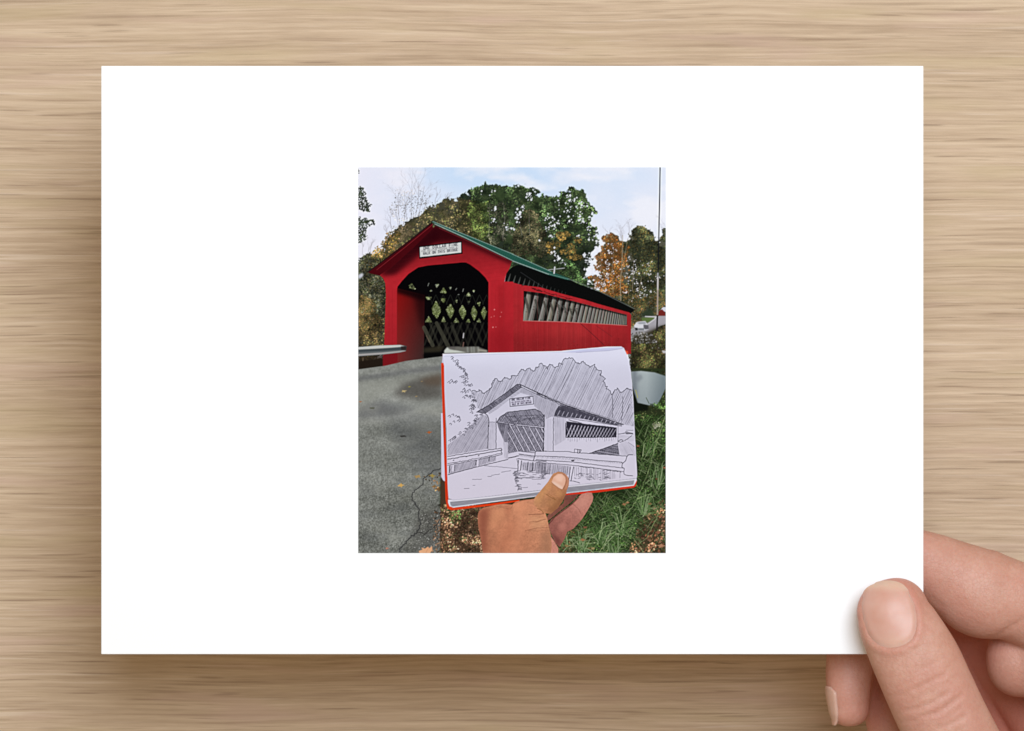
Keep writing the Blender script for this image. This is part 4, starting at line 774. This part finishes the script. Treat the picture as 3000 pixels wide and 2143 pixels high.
    th = Z5(1340, -30, 1370, -70, 1430, -90)+Z4(400, 890, 470, 895, 540, 930, 590, 990, 606, 1060, 600, 1140, 560, 1240)+Z5(1590, 250, 1520, 400, 1440, 510, 1330, 600, 1230, 590, 1130, 530, 1040, 440, 1060, 330, 1180, 190, 1280, 70)
    m = skin(th, (196, 140, 102), (164, 108, 76), (1560, 1450), (.009, .006), .07, 5)
    fill(Z5(1060, 350, 1200, 180, 1300, 60, 1340, 120, 1200, 300, 1130, 450), (206, 150, 98), .6, 6, m); fill(Z5(1540, 230, 1590, 250, 1520, 400, 1400, 540, 1300, 600, 1280, 540, 1430, 420), (134, 86, 56), .75, 6, m); fill(Z5(1240, 400, 1420, 300, 1480, 400, 1330, 500), (178, 126, 82), .5, 7, m)
    fill(Z5(1380, 230, 1500, 220, 1540, 260, 1480, 330), (208, 150, 100), .6, 5, m)
    for p, w, a in (((1250, 275, 1340, 330, 1400, 370), 1.8, .65), ((1290, 265, 1370, 320, 1420, 370), 1.2, .5), ((1100, 510, 1170, 540, 1210, 590), 1.8, .6), ((1120, 560, 1200, 590), 1., .4)): line(wob(Z5(*p), .4), w, (116, 76, 40), a)
    fill(Z4(480, 900, 600, 990, 606, 1080, 570, 1200, 520, 1210, 560, 1060, 540, 980), (196, 138, 112), .8, 2, m); line(Z4(500, 930, 555, 1000, 550, 1100, 500, 1200), 1.6, (146, 84, 62), .7)
    nl = Z4(285, 1080, 320, 990, 400, 930, 470, 925, 530, 970, 548, 1040, 530, 1120, 480, 1215, 420, 1190, 330, 1120)
    fill(nl, lambda x, y: np.stack([226-.15*(y-1390)+0*x, 176-.1*(y-1390), 152-.1*(y-1390)], -1), 1, .6); nm = mask(nl)
    fill(Z4(340, 980, 440, 930, 500, 980, 480, 1080, 380, 1060), (240, 200, 180), .7, 3, nm); fill(Z4(290, 1080, 340, 1070, 470, 1150, 500, 1190, 470, 1215, 330, 1130), (236, 206, 190), .6, 2, nm); line(Z4(330, 975, 400, 925, 480, 930, 540, 990, 545, 1060), 1.4, (198, 148, 122), .8)
    line(Z4(285, 1085, 330, 1125, 420, 1192, 480, 1218), 1.4, (150, 96, 66), .7)
    line(Z4(300, 990, 400, 890, 500, 905), 1.3, (160, 110, 80), .6)
    # print softness and grain
    S = blur(C, .6); C[:] = S+(S-blur(S, 2.6))*.6
    C += (fbm(2.2, 300, 2)-.5)[..., None]*5
    return np.clip(C, 0, 255)
def picture_mesh():
    A = paint_picture()/255.
    lin = np.where(A <= .04045, A/12.92, ((A+.055)/1.055)**2.4)/LUM
    nx, ny = 640, 802
    gx = np.linspace(0, PW-1, nx); gy = np.linspace(0, PH-1, ny)
    lin = lin.astype(np.float32)
    ix = np.minimum(gx.astype(int), PW-2); iy = np.minimum(gy.astype(int), PH-2); fx = (gx-ix)[None, :, None]; fy = (gy-iy)[:, None, None]
    V = (lin[iy][:, ix]*(1-fx)+lin[iy][:, ix+1]*fx)*(1-fy)+(lin[iy+1][:, ix]*(1-fx)+lin[iy+1][:, ix+1]*fx)*fy
    X = (PX+gx*PW/(PW-1)-1500)*S-card.location.x; Y = (1071.5-(PY+gy*PH/(PH-1)))*S-card.location.y
    co = np.zeros((ny, nx, 3), np.float32); co[..., 0] = X[None]; co[..., 1] = Y[:, None]; co[..., 2] = 4e-5
    idx = np.arange(nx*ny).reshape(ny, nx)
    F = np.stack([idx[1:, :-1], idx[1:, 1:], idx[:-1, 1:], idx[:-1, :-1]], -1).reshape(-1, 4)
    me = bpy.data.meshes.new('printed_picture')
    me.vertices.add(nx*ny); me.vertices.foreach_set('co', co.ravel())
    me.loops.add(F.size); me.loops.foreach_set('vertex_index', F.ravel().astype(np.int32))
    me.polygons.add(len(F)); me.polygons.foreach_set('loop_start', np.arange(0, F.size, 4, dtype=np.int32))
    me.update(calc_edges=True)
    at_ = me.color_attributes.new('ink', 'FLOAT_COLOR', 'POINT')
    at_.data.foreach_set('color', np.concatenate([V.reshape(-1, 3), np.ones((nx*ny, 1))], 1).astype(np.float32).ravel())
    t = NT('printed_ink'); n = t('ShaderNodeVertexColor', None, layer_name='ink')
    t.link(n.outputs[0], t.b.inputs['Base Color']); t.b.inputs['Roughness'].default_value = .7; t.b.inputs['Specular IOR Level'].default_value = .0
    o = obj('printed_picture', me, t.m, card)
    tag(o, 'colour photo print of a red covered bridge behind a hand-held ink sketch of it')
picture_mesh()

# ---------------------------------------------------------------- hand
def skin_material():
    t = NT('skin'); co = t('ShaderNodeTexCoord').outputs['Object']
    n1 = t('ShaderNodeTexNoise', {'Vector': co, 'Scale': 170., 'Detail': 4.}).outputs[0]
    n2 = t('ShaderNodeTexNoise', {'Vector': co, 'Scale': 900., 'Detail': 3.}).outputs[0]
    n3 = t('ShaderNodeTexVoronoi', {'Vector': co, 'Scale': 1500.}).outputs[0]
    red = t('ShaderNodeVertexColor', None, layer_name='flush_and_shade').outputs[0]
    c = t.ramp(n1, [(.32, (.530, .280, .204)), (.68, (.600, .342, .258))])
    c = t.mix(t.math('MULTIPLY', t.ramp(n2, [(.42, (0, 0, 0)), (.70, (1, 1, 1))]), .34), c, (.46, .20, .135))
    n4 = t('ShaderNodeTexNoise', {'Vector': co, 'Scale': 75., 'Detail': 3.}).outputs[0]
    c = t.mix(t.math('MULTIPLY', t.ramp(n4, [(.45, (0, 0, 0)), (.68, (1, 1, 1))]), .40), c, (.53, .225, .175))
    cell = t('ShaderNodeTexVoronoi', {'Vector': co, 'Scale': 1150.}, feature='DISTANCE_TO_EDGE').outputs[0]
    lines = t.ramp(cell, [(.0, (1, 1, 1)), (.10, (0, 0, 0))])
    c = t.mix(t.math('MULTIPLY', lines, .10), c, (.36, .15, .10))
    c = t.mix(t.math('MULTIPLY', red, .75), c, (.52, .175, .125))  # ruddy skin, and gap shade painted into the low parts of the hand
    t.link(c, t.b.inputs['Base Color'])
    t.b.inputs['Roughness'].default_value = .50; t.b.inputs['Specular IOR Level'].default_value = .35
    t.b.inputs['Subsurface Weight'].default_value = .16; t.b.inputs['Subsurface Radius'].default_value = (1., .32, .16); t.b.inputs['Subsurface Scale'].default_value = .0028
    h = t.math('SUBTRACT', t.math('ADD', t.math('MULTIPLY', n3, .5), t.math('MULTIPLY', n2, .8)), t.math('MULTIPLY', lines, .28))
    bp = t('ShaderNodeBump', {'Strength': .42, 'Distance': .00022, 'Height': h}); t.link(bp.outputs[0], t.b.inputs['Normal'])
    return t.m
def nail_material():
    t = NT('nail'); co = t('ShaderNodeTexCoord').outputs['Object']
    n = t('ShaderNodeTexNoise', {'Vector': co, 'Scale': 260., 'Detail': 2.}).outputs[0]
    tipw = t('ShaderNodeVertexColor', None, layer_name='tip').outputs[0]
    c = t.ramp(n, [(.3, (.585, .315, .240)), (.7, (.625, .365, .290))])
    c = t.mix(t.math('MULTIPLY', tipw, .65), c, (.68, .46, .33))
    t.link(c, t.b.inputs['Base Color']); t.b.inputs['Roughness'].default_value = .42; t.b.inputs['Specular IOR Level'].default_value = .4
    t.b.inputs['Subsurface Weight'].default_value = .3; t.b.inputs['Subsurface Radius'].default_value = (1., .4, .25); t.b.inputs['Subsurface Scale'].default_value = .002
    return t.m
U = 1000*S                       # mm per frame unit
def spline(P, n):
    P = np.array(P, float); out = []
    Q = np.vstack([2*P[0]-P[1], P, 2*P[-1]-P[-2]])
    for i in range(1, len(Q)-2):
        p0, p1, p2, p3 = Q[i-1:i+3]
        for k in range(n):
            t = k/n; out.append(.5*((2*p1)+(p2-p0)*t+(2*p0-5*p1+4*p2-p3)*t*t+(3*p1-p0-3*p2+p3)*t**3))
    out.append(P[-1]); return np.array(out)
def finger(bm, pts, n=10, m=32, cap0=True, flat=0.):
    """pts: (px, py, z mm, half width in frame units, half thickness / half width); closed rounded tube from tip to base"""
    R = spline(pts, n); C = np.array([at(*r[:3]) for r in R]); rw = np.maximum(R[:, 3], 4)*S; rh = rw*R[:, 4]
    T = np.gradient(C, axis=0); T /= np.linalg.norm(T, axis=1)[:, None]
    rings = []
    def ring(c, t, a, b):
        side = np.cross(t, (0, 0, 1.)); side /= np.linalg.norm(side)+1e-9; up = np.cross(side, t)
        vs = []
        for k in range(m):
            al = 2*math.pi*k/m; x, y = math.cos(al), math.sin(al)
            e = .92; x = math.copysign(abs(x)**e, x); y = math.copysign(abs(y)**e, y)
            if y < 0: y *= 1-flat
            vs.append(bm.verts.new(c+side*a*x+up*b*y))
        rings.append(vs)
    for k in range(8, 0, -1):           # rounded tip
        al = k/8*math.pi/2*.985; ring(C[0]-T[0]*rw[0]*.92*math.sin(al), T[0], rw[0]*math.cos(al)**.85, rh[0]*math.cos(al)**.85)
    for i in range(len(C)): ring(C[i], T[i], rw[i], rh[i])
    for k in range(1, 7):
        al = k/6*math.pi/2*.985; ring(C[-1]+T[-1]*rw[-1]*math.sin(al), T[-1], rw[-1]*math.cos(al), rh[-1]*math.cos(al))
    for A, B in zip(rings[:-1], rings[1:]):
        for k in range(m): bm.faces.new((A[k], A[(k+1) % m], B[(k+1) % m], B[k]))
    bm.faces.new(rings[0][::-1]); bm.faces.new(rings[-1])

def build_hand():
    bm = bmesh.new()
    # thumb, lying on the card
    finger(bm, [(2616, 1794, 6.8, 106, .80), (2626, 1822, 7.0, 113, .80), (2662, 1892, 7.2, 123, .80), (2694, 1955, 7.2, 128, .80), (2732, 2040, 6.6, 129, .82), (2783, 2148, 5.0, 131, .86), (2850, 2290, 1., 145, .9), (2950, 2470, -6, 190, .9), (3120, 2680, -14, 250, .8), (3330, 2860, -18, 280, .75)], flat=.08)
    # index finger, bent behind the card
    finger(bm, [(2560, 1610, -6.4, 70, .85), (2640, 1622, -7.2, 80, .9), (2722, 1652, -8.4, 94, .92), (2800, 1697, -9.8, 116, .92), (2876, 1738, -10.5, 133, .92), (2975, 1764, -11., 119, .95), (3080, 1812, -13., 122, .95), (3165, 1880, -18., 132, .95)])
    finger(bm, [(2990, 1934, -18., 112, .92), (3060, 1932, -17.5, 134, .92), (3150, 1985, -19, 148, .95), (3240, 2160, -24, 165, .95), (3300, 2330, -25, 185, .9)])
    # middle, ring and little finger, curled under the card
    finger(bm, [(2489, 2076, -13.5, 59, .95), (2486, 2020, -13.8, 66, .95), (2490, 1940, -15.5, 71, .95), (2510, 1865, -20, 74, .95), (2580, 1810, -28, 82, .95), (2690, 1790, -36, 88, .95), (2800, 1810, -40, 95, .95), (2930, 1920, -40, 104, .95), (3120, 2130, -34, 150, .95), (3260, 2330, -24, 170, .9)])
    finger(bm, [(2622, 2190, -19, 68, .95), (2612, 2120, -20, 76, .95), (2610, 2050, -23, 80, .95), (2640, 1980, -29, 84, .95), (2720, 1945, -38, 88, .95), (2830, 1970, -44, 92, .95), (3000, 2130, -43, 110, .95), (3200, 2400, -36, 160, .9)])
    finger(bm, [(2780, 2400, -25, 60, .95), (2760, 2320, -27, 66, .95), (2770, 2240, -32, 70, .95), (2850, 2190, -40, 74, .95), (2960, 2260, -44, 84, .95), (3130, 2480, -40, 130, .9)])
    # palm, heel of the hand and wrist
    finger(bm, [(3240, 2360, -33, 230, .55), (3350, 2570, -31, 320, .55), (3480, 2780, -26, 330, .6), (3650, 3030, -22, 270, .7), (3860, 3350, -20, 260, .78), (4300, 4000, -18, 300, .85)])
    bmesh.ops.recalc_face_normals(bm, faces=bm.faces)
    me = bpy.data.meshes.new('hand_base'); bm.to_mesh(me); bm.free()
    tmp = bpy.data.objects.new('tmp', me); COL.objects.link(tmp)
    r = tmp.modifiers.new('r', 'REMESH'); r.mode = 'VOXEL'; r.voxel_size = .00050; r.use_smooth_shade = True
    s = tmp.modifiers.new('s', 'SMOOTH'); s.factor = .5; s.iterations = 7
    dg = bpy.context.evaluated_depsgraph_get(); ev = tmp.evaluated_get(dg)
    hm = bpy.data.meshes.new_from_object(ev); bpy.data.objects.remove(tmp); bpy.data.meshes.remove(me)
    hm.name = 'hand'
    n = len(hm.vertices); co = np.empty(n*3, np.float32); hm.vertices.foreach_get('co', co); co = co.reshape(-1, 3).astype(float)
    nr = np.empty(n*3, np.float32); hm.vertices.foreach_get('normal', nr); nr = nr.reshape(-1, 3)
    k = D/(D+ZC-co[:, 2]); px = co[:, 0]/S*k+1500; py = 1071.5-co[:, 1]/S*k; zz = (co[:, 2]-ZC)*1000
    d = np.zeros(n)
    def pl(pts):
        P = np.array(pts, float); dist = np.full(n, 1e9)
        for i in range(len(P)-1):
            ax, ay = P[i]; dx, dy = P[i+1]-P[i]; t = np.clip(((px-ax)*dx+(py-ay)*dy)/(dx*dx+dy*dy), 0, 1)
            dist = np.minimum(dist, np.hypot(px-ax-t*dx, py-ay-t*dy))
        return dist
    def inside(poly):
        P = np.array(poly, float); Q = np.roll(P, -1, 0); c = np.zeros(n, bool)
        for (ax, ay), (bx, by) in zip(P, Q):
            c ^= ((ay > py) != (by > py)) & (px < (bx-ax)*(py-ay)/(by-ay+1e-12)+ax)
        return c
    hz = lambda *q: [(2350+q[i]*.3959, 1500+q[i+1]*.3959) for i in range(0, len(q), 2)]
    th = (zz > 1.)
    top = th*np.clip(nr[:, 2]*2, 0, 1)
    # knuckle creases of the thumb
    for q, dep, wd in ((hz(830, 1310, 930, 1265, 1060, 1205), .22, 6), (hz(770, 1470, 880, 1450, 980, 1400, 1080, 1340), .24, 6), (hz(880, 1515, 1000, 1490, 1100, 1420, 1180, 1360), .28, 6), (hz(1000, 1600, 1110, 1570, 1210, 1510), .2, 6), (hz(640, 1370, 760, 1350, 880, 1300), .12, 6),
                       (hz(860, 1160, 980, 1120, 1060, 1070), .1, 7), (hz(720, 1560, 860, 1545), .12, 6)):
        dep *= .8; d -= dep*top*np.exp(-(pl(q)/wd)**2); d += dep*.35*top*np.exp(-((pl(q)-wd*2.2)/wd/1.4)**2)
    # nail bed: sunk under the plate, with a raised fold round it
    nail = [(2525, 1738), (2540, 1718), (2570, 1707), (2607, 1702), (2640, 1708), (2662, 1730), (2678, 1765), (2687, 1805), (2686, 1848), (2672, 1878), (2640, 1896), (2602, 1901), (2568, 1890), (2545, 1865), (2532, 1830), (2522, 1780)]
    ins = inside(nail); dn = pl(nail+nail[:1]); fold = np.clip((py-1725)/60, 0, 1)
    d += np.where(ins, -.42*np.clip(dn/10, 0, 1), fold*.34*np.exp(-((dn-10)/11)**2))*th*np.clip(nr[:, 2]*3, 0, 1)
    # crease at the bent index finger and faint lines on it
    ix = (zz < -.5)*np.clip(nr[:, 2]*2, 0, 1)
    for q, dep, wd in ((hz(1230, 935, 1330, 962, 1440, 925, 1550, 850, 1640, 800), .25, 8), (hz(960, 640, 1040, 700), .12, 9)):
        d -= dep*ix*np.exp(-(pl(q)/wd)**2)
    co += nr*(d*.001)[:, None]
    hm.vertices.foreach_set('co', co.astype(np.float32).ravel())
    # blood colour: fingertips, round the nail, knuckle, palm side; low parts deepened as painted shade
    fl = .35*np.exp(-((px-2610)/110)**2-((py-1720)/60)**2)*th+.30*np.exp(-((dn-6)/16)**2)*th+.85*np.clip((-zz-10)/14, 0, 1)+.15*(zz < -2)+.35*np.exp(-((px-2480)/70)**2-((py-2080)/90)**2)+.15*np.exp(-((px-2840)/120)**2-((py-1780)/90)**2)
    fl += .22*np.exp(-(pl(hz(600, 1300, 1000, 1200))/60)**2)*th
    ca = hm.color_attributes.new('flush_and_shade', 'FLOAT_COLOR', 'POINT'); f = np.clip(fl, 0, 1)
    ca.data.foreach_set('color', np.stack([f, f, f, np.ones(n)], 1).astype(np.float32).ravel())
    hm.update()
    root = at(3180, 2330, -24)
    hm.transform(__import__('mathutils').Matrix.Translation(-root))
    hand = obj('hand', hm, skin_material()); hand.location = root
    hm.polygons.foreach_set('use_smooth', np.ones(len(hm.polygons), bool))
    tag(hand, 'bare hand gripping the lower right corner of the card, thumb on top', 'hand')
    # nails
    bv = BVHTree.FromObject(hand, bpy.context.evaluated_depsgraph_get()) if False else None
    vs = [v.co.copy() for v in hm.vertices]; bv = BVHTree.FromPolygons(vs, [tuple(p.vertices) for p in hm.polygons])
    nm = nail_material()
    P = np.array(nail, float); c0 = np.array((2606., 1800.)); NR, NA = 14, 64
    seg = np.linalg.norm(np.roll(P, -1, 0)-P, axis=1); cum = np.concatenate([[0], np.cumsum(seg)])
    Pc = np.vstack([P, P[:1]])
    ring = np.stack([np.interp(np.linspace(0, cum[-1], NA, endpoint=False), cum, Pc[:, j]) for j in (0, 1)], 1)
    for _ in range(3): ring = (np.roll(ring, 1, 0)+2*ring+np.roll(ring, -1, 0))/4
    V = []; W = []
    camp = Vector((0, 0, ZC+D))
    H = np.zeros((NR, NA, 3)); Nn = np.zeros((NR, NA, 3))
    for i in range(NR):
        r = (i+.02)/(NR-1+.02)
        for j in range(NA):
            q = c0+(ring[j]-c0)*r*1.0
            dr = (at(q[0], q[1], 10)-camp).normalized()
            h, nrm, _, _ = bv.ray_cast(camp-root, dr)
            H[i, j] = h if h else (at(q[0], q[1], 8)-root); Nn[i, j] = nrm if nrm else (0, 0, 1)
    for _ in range(3):              # even out the bed so the plate is smooth
        Hs = H.copy(); Hs[1:-1] = (H[:-2]+H[2:]+np.roll(H, 1, 1)[1:-1]+np.roll(H, -1, 1)[1:-1])/4; H = Hs
    bm = bmesh.new(); grid = []; tips = {}
    for i in range(NR):
        row = []
        for j in range(NA):
            r = i/(NR-1); lift = .55 if r < .86 else .55-(r-.86)/.14*.62
            if ring[j][1] < 1730: lift = max(lift, .28)
            v = bm.verts.new(Vector(H[i, j])+Vector(Nn[i, j]).lerp(Vector((0, 0, 1)), .35).normalized()*lift*.001); row.append(v)
            q = c0+(ring[j]-c0)*r; tips[v] = max(0., min(1., (1738-q[1])/16), .5*math.exp(-((q[0]-2628)/42)**2-((q[1]-1886)/22)**2))
        grid.append(row)
    for i in range(NR-1):
        for j in range(NA): bm.faces.new((grid[i][j], grid[i+1][j], grid[i+1][(j+1) % NA], grid[i][(j+1) % NA]))
    bm.faces.new([grid[0][j] for j in range(NA)][::-1])
    bm.verts.index_update(); tv = [0.]*len(bm.verts)
    for v, x in tips.items(): tv[v.index] = x
    bmesh.ops.recalc_face_normals(bm, faces=bm.faces)
    nme = bpy.data.meshes.new('nail'); bm.to_mesh(nme); bm.free()
    ca = nme.color_attributes.new('tip', 'FLOAT_COLOR', 'POINT'); ca.data.foreach_set('color', np.repeat(np.array(tv, np.float32), 4))
    for p in nme.polygons: p.use_smooth = True
    if nme.polygons[0].normal.z < 0: nme.flip_normals()
    tag(obj('nail', nme, nm, hand), 'broad pink thumb nail')
    # nail of the curled finger below the card, seen from its side
    bm = bmesh.new(); grid = []; nv, nu = 16, 14
    for i in range(nv):
        v = i/(nv-1); row = []
        axp = at(2489-(1-v)*2, 2010+v*114, -13.6)-root
        half = .62*(1-(abs(2*v-1))**6*.25)*(1. if v > .12 else .55+.45*v/.12)
        for j in range(nu):
            u = -1+2*j/(nu-1); al = 1.28+u*half*(1 if v < .7 else 1-(v-.7)*1.6)          # angle from straight up towards the left
            dr = Vector((-math.sin(al), 0, math.cos(al)))
            h, nrm, _, _ = bv.ray_cast(axp+dr*.02, -dr)
            rr = min((h-axp).length if h else .0045, .0054); rr = max(rr, .0036)
            row.append(bm.verts.new(axp+dr*(rr+(.00035 if abs(u) < .9 else -.0001))))
        grid.append(row)
    for i in range(nv-1):
        for j in range(nu-1): bm.faces.new((grid[i][j], grid[i][j+1], grid[i+1][j+1], grid[i+1][j]))
    bmesh.ops.recalc_face_normals(bm, faces=bm.faces); bmesh.ops.solidify(bm, geom=bm.faces[:], thickness=.0003)
    nme = bpy.data.meshes.new('nail'); bm.to_mesh(nme); bm.free()
    ca = nme.color_attributes.new('tip', 'FLOAT_COLOR', 'POINT'); ca.data.foreach_set('color', np.full(len(nme.vertices)*4, .3, np.float32))
    for p in nme.polygons: p.use_smooth = True
    tag(obj('nail', nme, nm, hand), 'narrow finger nail below the edge of the card')
build_hand()
